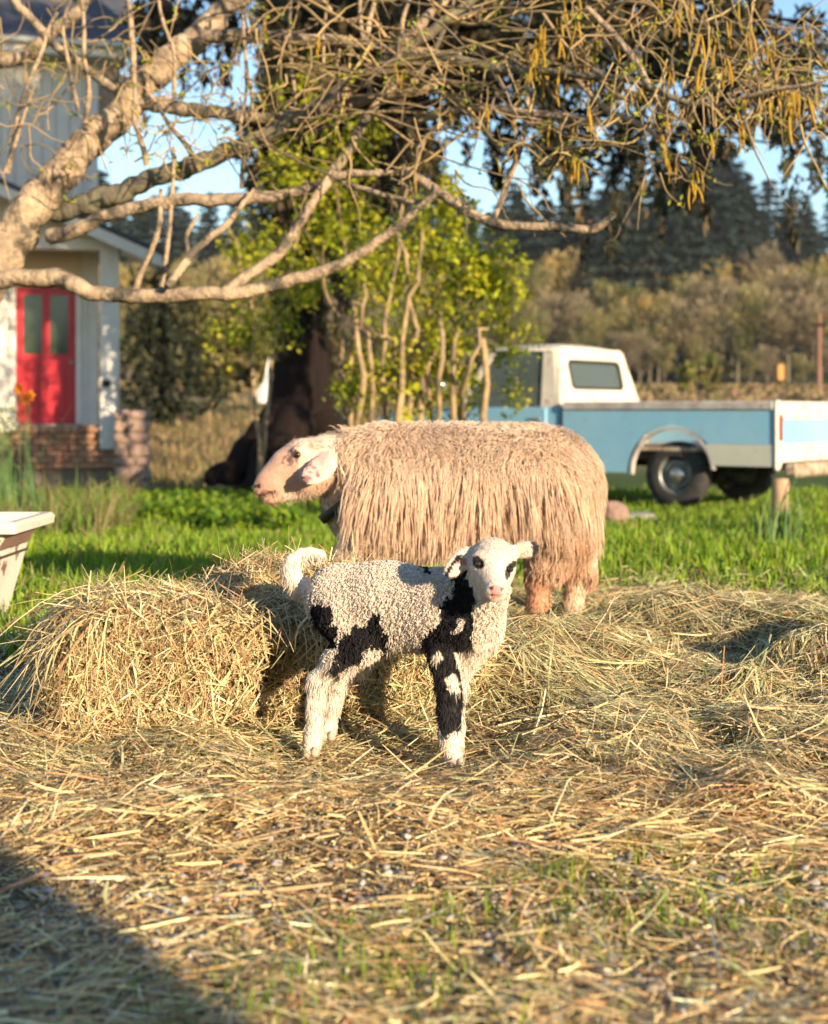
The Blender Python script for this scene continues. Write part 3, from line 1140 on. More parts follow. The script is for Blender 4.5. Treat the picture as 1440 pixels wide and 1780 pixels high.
# tight curls over trunk, neck and thighs
tail = (lpx < 545) & (lpy < 1034) | (lpx < 570) & (lpy < 976)
wool = ~head & ~tail & (lpy < 1150) & ~((lpy > 1112) & (lpx > 735)) & ~((lpy > 1130) & (lV[:, 1] > 3.2)) & ~((lpx < 575) & (lpy > 1150))
wi = np.where(wool)[0]
nearw = np.where(lN[wi, 1] < 0.35, 1.0, 0.45)
n = 17000
i = rng.choice(wi, n, p=nearw / nearw.sum())
C, Nn = lV[i], lN[i]
k = 5
t1 = nrm(np.cross(Nn, rng.normal(size=(n, 3))))
t2 = np.cross(Nn, t1)
rad = 0.0023 * np.exp(rng.normal(0, 0.38, n))
u = np.linspace(0, 1, k)
turn = rng.uniform(3.2, 6.0, n)[:, None] * u[None] + rng.random((n, 1)) * 6.28
hgt = (0.0010 + 0.0066 * u[None] * rng.uniform(0.5, 1.25, (n, 1)))
P = C[:, None, :] + Nn[:, None, :] * hgt[..., None] + t1[:, None, :] * (rad[:, None] * np.cos(turn) * (1.1 - 0.35 * u))[..., None] + t2[:, None, :] * (rad[:, None] * np.sin(turn) * (1.1 - 0.35 * u))[..., None]
P[..., 2] -= 0.004 * u[None] ** 2
Rr = np.array([1.0, 1.05, 1.05, 0.95, 0.4])[None] * (0.00122 * np.exp(rng.normal(0, 0.2, (n, 1))))
V1, Q1 = tubes(P, Rr, 3)
cc = lamb_tint(C, 10.0, 13)[0]
cc = cc * (0.88 + 0.24 * rng.random((n, 1)))
C1 = rep(cc, n, k * 3)
# longer combed hair on the legs, throat and tail
hair = ~head & ((lpy > 1105) | tail) & (lpy < 1318)
hi = np.where(hair)[0]
n = 10500
i = rng.choice(hi, n)
C, Nn = lV[i], lN[i]
L = 0.0115 * np.exp(rng.normal(0, 0.35, n))
px_, py_ = proj(C)
L = np.where(py_ > 1270, L * 0.7, L)
down = nrm(np.stack([0.1 * rng.normal(size=n), 0.1 * rng.normal(size=n), -np.ones(n)], -1))
clmp = (fbm(C, 45, 2, 21) - 0.5)
wv = nrm(np.cross(Nn, down)) * (clmp * 1.6)[:, None]
s = np.linspace(0, 1, 4)
P = C[:, None, :] + Nn[:, None, :] * ((0.001 + 0.13 * L[:, None] * s * (1.15 - 0.85 * s)))[..., None] + (nrm(down + wv) * L[:, None])[:, None, :] * s[None, :, None]
P[..., 2] = np.maximum(P[..., 2], 0.002)
V2, Q2 = tubes(P, np.array([1, 1, .8, .25])[None] * 0.00065, 3)
cc = lamb_tint(C, 6.0, 17)[0] * (0.88 + 0.24 * rng.random((n, 1)))
C2 = rep(cc, n, 12)
# short face fur
fi = np.where(head & ~eyes & ~nose & ~nost)[0]
n = 3600
i = rng.choice(fi, n)
C, Nn = lV[i], lN[i]
L = 0.0055 * np.exp(rng.normal(0, 0.3, n)) * np.where((lpy[i] < 960) & (lpx[i] > 825) & (lpx[i] < 890), 1.7, 1.0)
flow = nrm(np.stack([(lpx[i] - 860) * 0.004, -0.1 + 0 * L, 0.3 - 1.2 * (lpy[i] > 985)], -1) + 0.25 * rng.normal(size=(n, 3)))
flow = nrm(flow - Nn * (flow * Nn).sum(1, keepdims=True))
P = C[:, None, :] + Nn[:, None, :] * (0.0002 + 0.0008 * s)[None, :, None] + flow[:, None, :] * (L[:, None] * s[None])[..., None]
V3, Q3 = tubes(P, np.array([1, 1, .7, .2])[None] * 0.00036, 3)
C3 = rep(hc[i] * (0.94 + 0.1 * rng.random((n, 1))), n, 12)
V, Q, c = join([(V1, Q1, C1), (V2, Q2, C2), (V3, Q3, C3)])
make('wool', V, Q, None, M_wool, lamb, c, kind='stuff')

M_eye = mat_col('eye_dark', (.012, .008, .006), (.03, .018, .01), rough=0.05, spec=0.8)
for (px, py) in ((832, 980), (887.5, 989.5)):
    sh = Shape()
    c0 = LP(px, py, 2.9105)
    sh.lathe([(0.0068 * math.sin(a), -0.0068 * math.cos(a)) for a in np.linspace(0, math.pi, 9)], 14, 'y', c0)
    sh.build('eye', M_eye, lamb, smooth=True, world=True)
M_hoof = mat_col('hoof', (.48, .36, .26), (.34, .25, .18), rough=0.6, scale=80)
for (px, py, d) in ((541, 1309, 3.125), (570, 1284, 3.275), (794, 1326, 3.02), (794, 1304, 3.135)):
    for sgn in (-1, 1):
        sh = Shape()
        c0 = LP(px, py, d)
        c0[2] = 0.0
        x0 = c0[0] + sgn * 0.0085
        sh.lathe([(0.0, 0.0), (0.0085, 0.001), (0.0095, 0.008), (0.008, 0.018), (0.0, 0.024)], 10, 'z', (x0, c0[1] - 0.008, 0.004))
        sh.build('hoof', M_hoof, lamb, smooth=True, world=True)

# ================================================================== THE EWE
SE = 479.0


def ewe_body():
    r = lambda v: v / SE
    X = (0, 1, 0)
    e = lambda px, py, d=5.10: W(px, py, d)
    pr = []
    pr += [cone(e(680, 850), e(938, 852), r(101), r(100), .05, (X, 0.92))]
    pr += [cone(e(640, 855), e(700, 865), r(83), r(92), .05)]
    pr += [cone(e(935, 880), e(955, 905), r(80), r(64), .05)]
    # neck
    pr += [cone(e(645, 835, 5.08), e(590, 805, 5.03), r(76), r(46), .05)]
    # brisket
    pr += [cone(e(620, 890, 5.06), e(640, 930, 5.08), r(50), r(48), .04)]
    # head, roman nosed, narrow
    hd = 5.0
    pr += [cone(e(566, 803, hd), e(524, 806, hd), r(47), r(40), .025, (X, 1.25))]
    pr += [cone(e(528, 806, hd), e(478, 836, hd), r(40), r(26), .025, (X, 1.2))]
    pr += [cone(e(496, 812, hd), e(466, 838, hd), r(29), r(20), .025, (X, 1.15))]
    pr += [cone(e(478, 838, hd), e(456, 848, hd), r(24), r(15), .015, (X, 1.1))]
    pr += [cone(e(548, 840, hd), e(482, 862, hd), r(23), r(13), .02, (X, 1.2))]
    pr += [ell(e(471, 864, hd), (r(15), .026, r(12)), None, .012)]
    # cheek
    pr += [ell(e(540, 826, hd - .03), (r(32), .035, r(28)), None, .03)]
    # brow, eye socket
    pr += [ell(e(520, 783, hd - .062), (r(13), .016, r(7)), None, .015)]
    pr += [ell(e(517, 791, hd - .088), (r(8.5), .020, r(6)), None, .008, True)]
    # nostril and mouth
    pr += [ell(e(448, 845, hd - .032), (r(4.0), .012, r(4.2)), None, .006, True)]
    pr += [cone(e(446, 862, hd - .035), e(478, 853, hd - .050), .0032, .0032, .004, None, True)]
    # ear hanging towards the camera
    a, b = e(584, 792, hd - .075), e(529, 838, hd - .145)
    ax = nrm(b - a)
    nn = nrm(np.cross(ax, nrm(np.cross(np.array([0.15, -1.0, 0.25]), ax))))
    nn = nrm(np.array([-0.1, -1.0, 0.35]) - ax * (np.array([-0.1, -1.0, 0.35]) @ ax))
    wv = np.cross(nn, ax)
    pr += [ell((a + b) / 2, (np.linalg.norm(b - a) / 2 * 1.04, .047, .0095), np.stack([ax, wv, nn]), .012)]
    pr += [cone(e(588, 787, hd - .03), (a + b) / 2 * .55 + a * .45, .030, .016, .02)]
    # ear on the far side
    a2, b2 = e(582, 792, hd + .08), e(545, 830, hd + .15)
    pr += [ell((a2 + b2) / 2, (np.linalg.norm(b2 - a2) / 2, .03, .012), np.stack([nrm(b2 - a2), nrm(np.cross(nrm(b2 - a2), [1, 0, 0])), np.cross(nrm(b2 - a2), nrm(np.cross(nrm(b2 - a2), [1, 0, 0])))]), .01)]
    # legs
    for pts in ([(965, 920, 5.0, 60), (950, 975, 4.985, 34), (936, 1010, 4.985, 21), (936, 1050, 4.98, 17), (932, 1092, 4.975, 19)],
                [(982, 925, 5.15, 50), (1005, 980, 5.17, 32), (1002, 1015, 5.175, 20), (996, 1050, 5.175, 17), (993, 1084, 5.17, 18)],
                [(640, 930, 4.99, 44), (608, 970, 4.98, 28), (592, 1005, 4.98, 20), (590, 1050, 4.98, 16), (586, 1090, 4.975, 18)],
                [(650, 930, 5.17, 44), (640, 980, 5.17, 26), (636, 1020, 5.17, 17), (634, 1084, 5.17, 17)]):
        for i in range(len(pts) - 1):
            p, q = pts[i], pts[i + 1]
            pr += [cone(e(*p[:3]), e(*q[:3]), r(p[3]), r(q[3]), .025)]
    return sdf_mesh(pr, 0.0072)


eV, eQ = ewe_body()
eV, eQ, eN = orient(eV, eQ)
ex, ey = proj(eV)
ehead = (ex < 596 + (ey < 800) * 0 - np.maximum(0, ey - 850) * 0.8) & (ey < 885)
face_front = ex < 578 + (fbm(eV, 30, 2, 3) - .5) * 22
SKIN = np.array([.52, .32, .225])
ec = np.tile([.62, .45, .32], (len(eV), 1))
hcol = np.tile(SKIN, (len(eV), 1)) * (0.9 + 0.2 * fbm(eV, 35, 3, 4)[:, None])
# bald pink nose, whiter jaw
pk = (1 - smooth01(ex, 446, 486))[:, None]
hcol = hcol * (1 - pk * .5) + np.array([.54, .27, .21]) * pk * .5
jw = smooth01(ey - 0.05 * (600 - ex), 845, 862)[:, None] * smooth01(ex, 478, 500)[:, None]
hcol = hcol * (1 - jw) + np.array([.62, .46, .34]) * jw
fz = (1 - smooth01(ey, 770, 792))[:, None] * smooth01(ex, 500, 525)[:, None]
hcol = hcol * (1 - fz) + np.array([.60, .48, .36]) * fz


def espot(x0, y0, rx, ry, rot=0.0):
    a = math.radians(rot)
    u, v = ex - x0, ey - y0
    return ((u * math.cos(a) + v * math.sin(a)) / rx) ** 2 + ((-u * math.sin(a) + v * math.cos(a)) / ry) ** 2 < 1 + (fbm(eV, 120, 2, 6) - 0.5) * 0.9


nearside = eV[:, 1] < 4.99
speck = (fbm(eV, 95, 2, 44) > 0.50) & espot(503, 801, 15, 11, -30) & nearside
hcol[speck] = [.22, .13, .11]
lid = (espot(517.5, 791, 13, 7.5, 15) | espot(504, 798, 8, 4.5, -35)) & nearside
hcol[lid] = [.13, .07, .06]
hcol[espot(448, 845, 6, 4.5, -35) & nearside] = [.05, .02, .02]
hcol[espot(461, 858.0, 19, 3.0, -16) & nearside] = [.11, .045, .04]
ear = (eV[:, 1] < 4.935) & (ex > 520) & (ex < 592) & (ey > 775) & (ey < 846)
earin = ear & in_poly(ex, ey, [(532, 812), (552, 788), (575, 783), (570, 806), (558, 826), (546, 836), (530, 838), (524, 828)])
hcol[ear] = [.64, .46, .35]
hcol[earin] = np.array([.66, .36, .31])
es = earin & (ex < 568) & (fbm(eV, 75, 2, 71) > 0.60) & (ey > 800)
hcol[es] = [.24, .11, .11]
legs = (ey > 990) & ~ehead
lg = np.where((ex < 965)[:, None], np.array([.42, .21, .12]), np.array([.62, .44, .31]))
lg = np.where((ex < 640)[:, None], np.array([.62, .50, .38]), lg)
ec = np.where(ehead[:, None], hcol, np.where(legs[:, None], lg * (0.75 + 0.5 * fbm(eV, 18, 3, 12)[:, None]), ec))
ewe = thing('ewe', 'large long-fleeced cream ewe facing left behind the lamb', 'sheep', (0.05, 5.08, 0.0))
M_ewe = mat_tint('ewe_skin', rough=0.75, spec=0.2, var=0.14, nscale=70, bump=0.4, bscale=220, sheen=0.15)
make('ewe_body', eV, eQ, None, M_ewe, ewe, ec)

# long wavy locks
M_fleece = mat_tint('ewe_fleece', rough=0.7, spec=0.2, var=0.10, nscale=25, sheen=0.3, trans=0.45)
woolly = ~((ex < 588 - np.maximum(0, ey - 845) * 0.9) & (ey < 890)) & (ey < 1000) & ~((ey > 955) & (ex < 660)) & ~((ey > 846) & (ex < 622))
wi = np.where(woolly)[0]
nearw = np.where(eN[wi, 1] < 0.3, 1.0, 0.35)
n = 7600
ii_ = rng.choice(wi, n, p=nearw / nearw.sum())
C, Nn = eV[ii_], eN[ii_]
px, py = ex[ii_], ey[ii_]
down = np.array([0, 0, -1.0])
topness = np.clip(Nn[:, 2], 0, 1)
L = np.clip((968 - py) / 479 * 0.66, 0.035, 0.17)
L *= 1 - 0.60 * smooth01(topness, 0.35, 0.9)
L *= (0.65 + 0.7 * rng.random(n)) * (0.65 + 0.75 * fbm(C, 6.5, 2, 23))
L *= 1 - 0.35 * (1 - smooth01(py, 770, 830))
L += 0.012 * smooth01(px, 900, 960) * smooth01(py, 850, 900) + .03 * smooth01(py, 820, 900) * (1 - smooth01(px, 850, 900))
L += 0.012 * smooth01(px, 960, 1010) * smooth01(py, 860, 940)
L *= 1 - 0.3 * (1 - smooth01(px, 590, 640))
k = 5
P = np.zeros((n, k, 3))
P[:, 0] = C - Nn * 0.004
wph, wam = rng.random(n) * 6.28, 0.0020 + 0.0060 * rng.random(n)
side = nrm(np.cross(Nn, down) + 1e-4)
dt = down - Nn * (Nn @ down)[:, None]
hz = Nn * [1, 1, 0]
base = nrm(dt + 0.30 * hz * (1 - 0.8 * smooth01(px, 960, 1010))[:, None] + 0.12 * rng.normal(size=(n, 3)) * [1, .5, .3] + Nn * (0.75 * topness)[:, None] + side * ((fbm(C, 6, 3, 51) - 0.5) * 2.1)[:, None])
for q in range(1, k):
    f = q / (k - 1)
    dirv = nrm(base * (1 - 0.6 * f) + Nn * (((0.42 * (1 - f) ** 1.5 + 0.05) * 0.8) * (1 - 0.6 * smooth01(px, 960, 1010)) * (0.55 + 0.45 * smooth01(py, 770, 840)))[:, None] + down * (0.35 + 0.9 * f * (1 - topness * 0.7))[:, None])
    dirv[:, 0] *= 1 - .45 * smooth01(px, 950, 1010)
    P[:, q] = P[:, q - 1] + dirv * (L / (k - 1))[:, None] + side * (wam * np.cos(wph + q * 2.2))[:, None]
m = 3
off = rng.normal(size=(n, m, 3))
off = off - Nn[:, None, :] * (off * Nn[:, None, :]).sum(-1, keepdims=True)
off *= (0.0130 * rng.random((n, m)) ** 0.5 / np.maximum(np.linalg.norm(off, axis=-1), 1e-6))[..., None] * 1.2
f = np.linspace(0, 1, k)
taper = 1.0 - 0.42 * f
lenj = 1 + rng.normal(0, 0.12, (n, m, 1, 1))
SP = P[:, None, :1] + (P[:, None] - P[:, None, :1]) * lenj + off[:, :, None, :] * taper[None, None, :, None] + rng.normal(0, 0.0011, (n, m, k, 3))
SP = SP.reshape(n * m, k, 3)
SP[..., 2] = np.maximum(SP[..., 2], 0.01)
rr = np.array([1, 1.1, 1.05, .75, .15])[None] * 0.00165 * np.exp(rng.normal(0, 0.2, (n * m, 1)))
V, Q = tubes(SP, rr, 3)
c0 = np.tile([.90, .71, .54], (n, 1))
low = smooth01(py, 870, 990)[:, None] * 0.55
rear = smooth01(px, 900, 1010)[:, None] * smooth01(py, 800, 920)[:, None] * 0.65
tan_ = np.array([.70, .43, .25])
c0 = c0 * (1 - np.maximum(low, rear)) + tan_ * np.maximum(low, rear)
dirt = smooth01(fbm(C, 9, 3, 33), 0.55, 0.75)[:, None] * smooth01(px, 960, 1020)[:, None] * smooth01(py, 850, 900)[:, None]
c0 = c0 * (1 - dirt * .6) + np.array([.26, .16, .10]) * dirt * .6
tpw = smooth01(topness, 0.3, 0.9)[:, None]
c0 = c0 * (1 - tpw * .4) + np.array([.84, .66, .50]) * tpw * .4
c0 = c0 * (0.90 + 0.2 * fbm(C, 16, 2, 19)[:, None] + 0.08 * rng.random((n, 1)))
cs = np.repeat(c0, m, 0) * (0.92 + 0.16 * rng.random((n * m, 1)))
tipd = 1.0
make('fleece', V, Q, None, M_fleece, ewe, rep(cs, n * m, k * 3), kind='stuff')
# fine loose wool lying over the locks
ui = np.where(woolly & (ey < 935) & (eN[:, 1] < .5))[0]
n = 8000
i = rng.choice(ui, n)
C, Nn = eV[i], eN[i]
topn = np.clip(Nn[:, 2], 0, 1)
L = rng.uniform(.04, .085, n) * (1 - .4 * topn)
sw = (np.stack([fbm(C, 9, 2, 1), fbm(C, 9, 2, 2), fbm(C, 9, 2, 3)], -1) - .5) * 2.2
fl = nrm(sw + rng.normal(size=(n, 3)) * .22 + [0, 0, -1.0])
fl = nrm(fl - Nn * (fl * Nn).sum(1, keepdims=True))
q4 = np.linspace(0, 1, 5)
lift_ = .016 + .016 * rng.random(n) + .010 * topn
P = C[:, None] + Nn[:, None] * (lift_[:, None] * (.5 + .5 * np.sin(q4 * 2.0)))[..., None] + fl[:, None] * (L[:, None] * q4)[..., None]
P[..., 2] -= (.02 * q4 ** 2)[None] * (1 - topn)[:, None]
P += nrm(np.cross(Nn, fl))[:, None] * (.003 * np.sin(q4[None] * 9 + 6.28 * rng.random((n, 1))))[..., None]
V, Q = tubes(P, np.array([.9, 1, .9, .7, .2])[None] * .00115, 3)
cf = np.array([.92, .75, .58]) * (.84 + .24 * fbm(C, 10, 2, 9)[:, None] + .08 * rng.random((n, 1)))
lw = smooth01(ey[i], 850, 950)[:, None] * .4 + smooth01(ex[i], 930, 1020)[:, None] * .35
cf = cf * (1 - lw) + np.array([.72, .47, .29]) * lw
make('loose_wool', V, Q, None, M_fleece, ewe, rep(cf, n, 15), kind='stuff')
# short fuzz: forehead, cheek and legs
fz_i = np.where((ehead & (ex > 505) & (ey < 800) & ~ear & ~lid) | (ehead & (ex > 550) & (ey > 838)) | ((ey > 850) & (ey < 990) & (ex < 626)) | (legs & (ey < 1075)))[0]
n = 3800
i = rng.choice(fz_i, n)
C, Nn = eV[i], eN[i]
L = np.where(ey[i] < 790, 0.016, 0.013) * np.exp(rng.normal(0, .3, n))
fl = nrm(np.stack([0.5 + 0 * L, 0 * L, -0.5 - 1.0 * (ey[i] > 820)], -1) + 0.4 * rng.normal(size=(n, 3)))
fl = nrm(fl - Nn * (fl * Nn).sum(1, keepdims=True) * 0.8)
P = C[:, None, :] + Nn[:, None, :] * (0.005 * s * (L[:, None] / .013))[..., None] + fl[:, None, :] * (L[:, None] * s[None])[..., None]
V, Q = tubes(P, np.array([1, 1, .7, .2])[None] * 0.0009, 3)
make('fuzz', V, Q, None, M_fleece, ewe, rep(ec[i] * (0.95 + .15 * rng.random((n, 1))), n, 12), kind='stuff')

sh = Shape()
c0 = W(517.5, 790.5, 5.0 - .066)
sh.lathe([(0.0125 * math.sin(a), -0.0125 * math.cos(a)) for a in np.linspace(0, math.pi, 9)], 14, 'y', c0)
sh.build('eye', M_eye, ewe, smooth=True, world=True)
# collar round the lower neck with a metal ring
M_collar = mat_col('collar_leather', (.02, .016, .014), (.035, .028, .024), rough=0.6)
cc_ = W(584, 884, 5.05)
na_ = nrm(np.array([-.62, 0, .78]))
dpl = (eV - cc_) @ na_
sel = (np.abs(dpl) < .016) & (ex < 660) & (ey > 835) & (ey < 960)
u1 = np.array([0, 1.0, 0])
u2 = np.cross(na_, u1)
cen = eV[sel].mean(0)
rel = eV[sel] - cen
aa = np.arctan2(rel @ u2, rel @ u1)
rr_ = np.hypot(rel @ u2, rel @ u1)
nb = 40
rad = np.array([rr_[np.abs(np.angle(np.exp(1j * (aa - t)))) < .14].max(initial=.05) for t in np.linspace(0, 2 * np.pi, nb, endpoint=False)])
rad = (np.roll(rad, 1) + rad * 2 + np.roll(rad, -1)) / 4 + .010
rows = []
for off_, out_ in ((-.017, 0), (-.017, .004), (.017, .004), (.017, 0)):
    t = np.linspace(0, 2 * np.pi, nb, endpoint=False)
    rows.append(cen + na_ * off_ + (rad + out_)[:, None] * (np.cos(t)[:, None] * u1 + np.sin(t)[:, None] * u2))
cV = np.vstack(rows)
cQ = np.array([(k_ * nb + i, k_ * nb + (i + 1) % nb, ((k_ + 1) % 4) * nb + (i + 1) % nb, ((k_ + 1) % 4) * nb + i) for k_ in range(4) for i in range(nb)])
make('collar', cV, cQ, None, M_collar, ewe)
M_steel = mat_col('ring_steel', (.6, .58, .55), (.45, .43, .4), rough=0.3, metal=1.0)
sh = Shape()
cr = W(596, 892, 4.915)
sh.tube([cr + np.array([math.cos(a) * .016, 0.004, math.sin(a) * .02]) for a in np.linspace(0, 2 * math.pi, 17)], .0028, 6)
sh.build('ring', M_steel, ewe, smooth=True, world=True)

# ================================================================== THE PICKUP
TY = R(38.0)                                   # nose points to the left and away
tp = W(1345, 885, 14.0)
t_base = np.array([tp[0], tp[1], 0.0])
t_base[2] = -0.245
truck = thing('pickup_truck', 'old two-tone blue and white pickup truck parked on the grass behind the ewe', 'truck',
              tuple(t_base), math.pi - TY)
# local frame: +x runs forward from the tail, the near (left) side is y = 0, the far side y = +1.9 mirrored by the rotation
TW = 1.92
BLN = 2.46


def tl(y):          # local +y points to the near side after the turn, so the far side is negative... keep one helper
    return y


M_blue = mat_col('truck_blue', (.19, .40, .56), (.23, .43, .57), rough=0.5, spec=0.35, scale=1.6, c3=(.22, .30, .34), scale3=7, lo3=.56, hi3=.74, coat=0.0)
M_white = mat_col('truck_cream', (.58, .54, .46), (.48, .44, .37), rough=0.5, spec=0.35, scale=2.5, c3=(.30, .18, .10), scale3=9, lo3=.56, hi3=.72)
M_dull = mat_col('truck_grey', (.40, .42, .38), (.46, .46, .40), rough=0.6, spec=0.3, scale=4, c3=(.30, .26, .20), scale3=14, lo3=.6, hi3=.75)
M_rail = mat_col('truck_rail', (.46, .44, .42), (.28, .26, .26), rough=0.55, scale=5, c3=(.34, .20, .13), scale3=12, lo3=.58, hi3=.7)
M_rust = mat_col('truck_rust', (.28, .20, .13), (.46, .40, .30), rough=0.8, scale=9, c3=(.20, .09, .04), scale3=16, lo3=.5, hi3=.65, bump=.2)
M_dark = mat_col('underbody', (.018, .017, .016), (.03, .026, .022), rough=0.9)
M_tyre = mat_col('tyre_rubber', (.022, .022, .024), (.045, .042, .04), rough=0.85, scale=14)
M_hub = mat_col('wheel_steel', (.22, .22, .22), (.10, .10, .10), rough=0.45, metal=0.4, scale=8, c3=(.42, .42, .40), scale3=5, lo3=.55, hi3=.7)
M_chrome = mat_col('old_chrome', (.55, .55, .54), (.35, .33, .31), rough=0.3, metal=0.9, scale=8)
M_glass = mat_glass('window_glass', (.10, .13, .12), 0.08, 0.5)

# heights above the truck's own ground
Z_LOW, Z_TRIM, Z_RAIL, Z_TOP = 0.46, 0.68, 1.02, 1.12
XW, ZW, RA = 1.13, 0.36, 0.47                  # rear axle, arch radius
NEAR, FAR = 0.0, -TW


def arch(x0, x1, z0, z1, cx, cz, r, n=16):
    """outline of a side panel x0..x1 with a wheel arch cut into its lower edge"""
    a0 = math.asin(min(1, max(-1, (z0 - cz) / r)))
    pts = [(x0, z0)]
    for i in range(n + 1):
        a = math.pi - a0 - (math.pi - 2 * a0) * i / n
        pts.append((cx + r * math.cos(a), cz + r * math.sin(a)))
    pts += [(x1, z0), (x1, z1), (x0, z1)]
    return pts


for side, y0, y1 in ((0, NEAR - .05, NEAR), (1, FAR, FAR + .05)):
    lower = []
    # blue upper band and front lower quarter, cut round the arch
    sh = Shape()
    a = math.asin((Z_TRIM - ZW) / (RA + .05))
    pts = [(0.0, Z_TRIM + .003), (XW - (RA + .05) * math.cos(a), Z_TRIM + .003)]
    for i in range(13):
        t = math.pi - a - (math.pi - a + 0.0 - math.asin((Z_LOW - .1 - ZW) / (RA + .05)) - 0.0) * i / 12
        pts.append((XW + (RA + .05) * math.cos(t), ZW + (RA + .05) * math.sin(t)))
    pts += [(BLN, Z_LOW - .1), (BLN, Z_RAIL), (0.0, Z_RAIL)]
    sh.prism(pts, y0, y1, 'y').build('bed_side', M_blue, truck)
    sh = Shape()
    pts = [(0.0, Z_LOW), (0.0, Z_TRIM)]
    pts += [(XW - (RA + .052) * math.cos(a) - .002, Z_TRIM)]
    b0 = math.asin((Z_LOW - ZW) / RA)
    for i in range(9):
        t = math.pi - a - (b0 - a) * 0 - (math.pi - a - (math.pi - b0)) * i / 8
        pts.append((XW + RA * math.cos(t) * 1.0, ZW + RA * math.sin(t)))
    sh.prism(pts, y0 + .004, y1 - .004 if side else y1 + .006, 'y').build('lower_panel', M_dull, truck)
    sh = Shape()
    out = [(XW + (RA + .022) * math.cos(t), ZW + (RA + .022) * math.sin(t)) for t in np.linspace(b0 - .25, math.pi - b0 + .1, 22)]
    inn = [(XW + RA * .985 * math.cos(t), ZW + RA * .985 * math.sin(t)) for t in np.linspace(b0 - .25, math.pi - b0 + .1, 22)]
    sh.prism(out + inn[::-1], y0 - .003, y1 + .009, 'y').build('arch_trim', M_rail, truck)
    sh = Shape()
    sh.box(-0.01, BLN, y0 - .012, y1 + .02, Z_RAIL + .002, Z_TOP, .018)
    sh.build('bed_rail', M_rail, truck)
    sh = Shape()
    sh.box(0.02, BLN - .02, min(y0, y1) + .006, max(y0, y1) - .006, Z_RAIL - .02, Z_RAIL + .004)
    sh.build('trim_strip', M_chrome, truck)
# bed floor, headboard, wheel housings
Shape().box(0.02, BLN, FAR + .06, NEAR - .06, .60, .64).build('bed_floor', M_rust, truck)
Shape().box(BLN - .04, BLN - .001, FAR + .055, NEAR - .055, .62, Z_TOP - .03).build('headboard', M_white, truck)
Shape().box(-.1 + .2, 4.95, FAR + .45, FAR + .55, .42, .54).box(.1, 4.95, NEAR - .55, NEAR - .45, .42, .54).box(.05, 2.4, FAR + .12, NEAR - .12, .50, .58).build('chassis', M_dark, truck)
Shape().box(XW - .04, XW + .04, FAR + .2, NEAR - .2, ZW - .05, ZW + .05).lathe([(.0, -.13), (.13, -.1), (.15, 0), (.13, .1), (0, .13)], 14, 'y', (XW, -TW / 2, ZW)).build('axle', M_dark, truck)
# tailgate with white upper band, blue centre and rusty lower band; corner posts
Shape().box(-.05, -.004, FAR + .10, NEAR - .10, Z_RAIL - .09, Z_TOP - .005, .012).build('tailgate_top', M_white, truck)
Shape().box(-.042, -.006, FAR + .10, NEAR - .10, Z_TRIM + .01, Z_RAIL - .092).build('tailgate', M_blue, truck)
Shape().box(-.048, -.004, FAR + .10, NEAR - .10, .50, Z_TRIM + .008, .01).build('tailgate_base', M_white, truck)
for y0, y1 in ((NEAR - .098, NEAR + .018), (FAR - .018, FAR + .098)):
    Shape().box(-.055, -.003, y0, y1, .42, Z_TOP + .006, .02).build('corner_post', M_white, truck)
    Shape().box(-.066, -.056, (y0 + y1) / 2 - .035, (y0 + y1) / 2 + .035, .72, .98, .004).build('tail_light', mat_col('lamp_red', (.25, .02, .015), (.2, .02, .015), rough=.25), truck)
Shape().box(-.24, -.10, FAR + .02, NEAR - .02, .36, .50, .03).build('rear_bumper', M_rust, truck)
Shape().box(-.10, .09, FAR + .4, FAR + .46, .42, .47).build('bumper_bracket', M_dark, truck)
Shape().box(-.10, .09, NEAR - .46, NEAR - .4, .42, .47).build('bumper_bracket', M_dark, truck)

# wheels
for (wx, wy, sg) in ((XW, NEAR - .17, 1), (XW, FAR + .17, -1), (4.43, NEAR - .17, 1), (4.43, FAR + .17, -1)):
    sh = Shape()
    rt, wd = .355, .10
    prof = [(.205, -wd * sg), (.235, -wd * sg * 1.05), (.33, -wd * sg), (rt - .004, -wd * .7 * sg), (rt, 0), (rt - .004, wd * .7 * sg), (.33, wd * sg), (.235, wd * 1.05 * sg), (.205, wd * sg)]
    sh.lathe(prof, 36, 'y', (wx, wy, ZW - .012))
    ty = sh.build('tyre', M_tyre, truck, smooth=True)
    sh = Shape()
    sh.lathe([(0, .045 * sg), (.05, .05 * sg), (.07, .035 * sg), (.11, .03 * sg), (.15, .05 * sg), (.165, .02 * sg), (.19, .055 * sg), (.212, .088 * sg), (.208, .02 * sg), (.2, -.08 * sg)], 30, 'y', (wx, wy, ZW - .012))
    sh.build('rim', M_hub, ty, smooth=True)
    sh = Shape()
    sh.lathe([(0, .085 * sg), (.04, .083 * sg), (.075, .068 * sg), (.09, .045 * sg)], 20, 'y', (wx, wy, ZW - .012))
    sh.build('hub_cap', M_chrome, ty, smooth=True)

# cab: lower body and doors
XC0, XC1 = 2.52, 3.98
CB = 1.06
Shape().prism([(XC0, .42), (XC1 - .02, .42), (XC1, .6), (XC1, CB), (XC0, CB)], FAR + .03, NEAR - .03, 'y').build('cab_body', M_blue, truck)
for y0, y1 in ((NEAR - .032, NEAR + .004), (FAR - .004, FAR + .032)):
    dr = Shape().box(XC0 + .16, XC1 - .12, y0, y1, .48, CB - .004, .01).build('door', M_blue, truck)
    Shape().box(XC0 + .22, XC0 + .36, y0 - .025 if y0 < -1 else y0, y1 if y0 < -1 else y1 + .025, .92, .945, .006).build('handle', M_chrome, dr)
    Shape().box(XC0 + .16, XC1 - .12, y0 - .003, y1 + .003, .46, .475).build('sill', M_dull, truck)


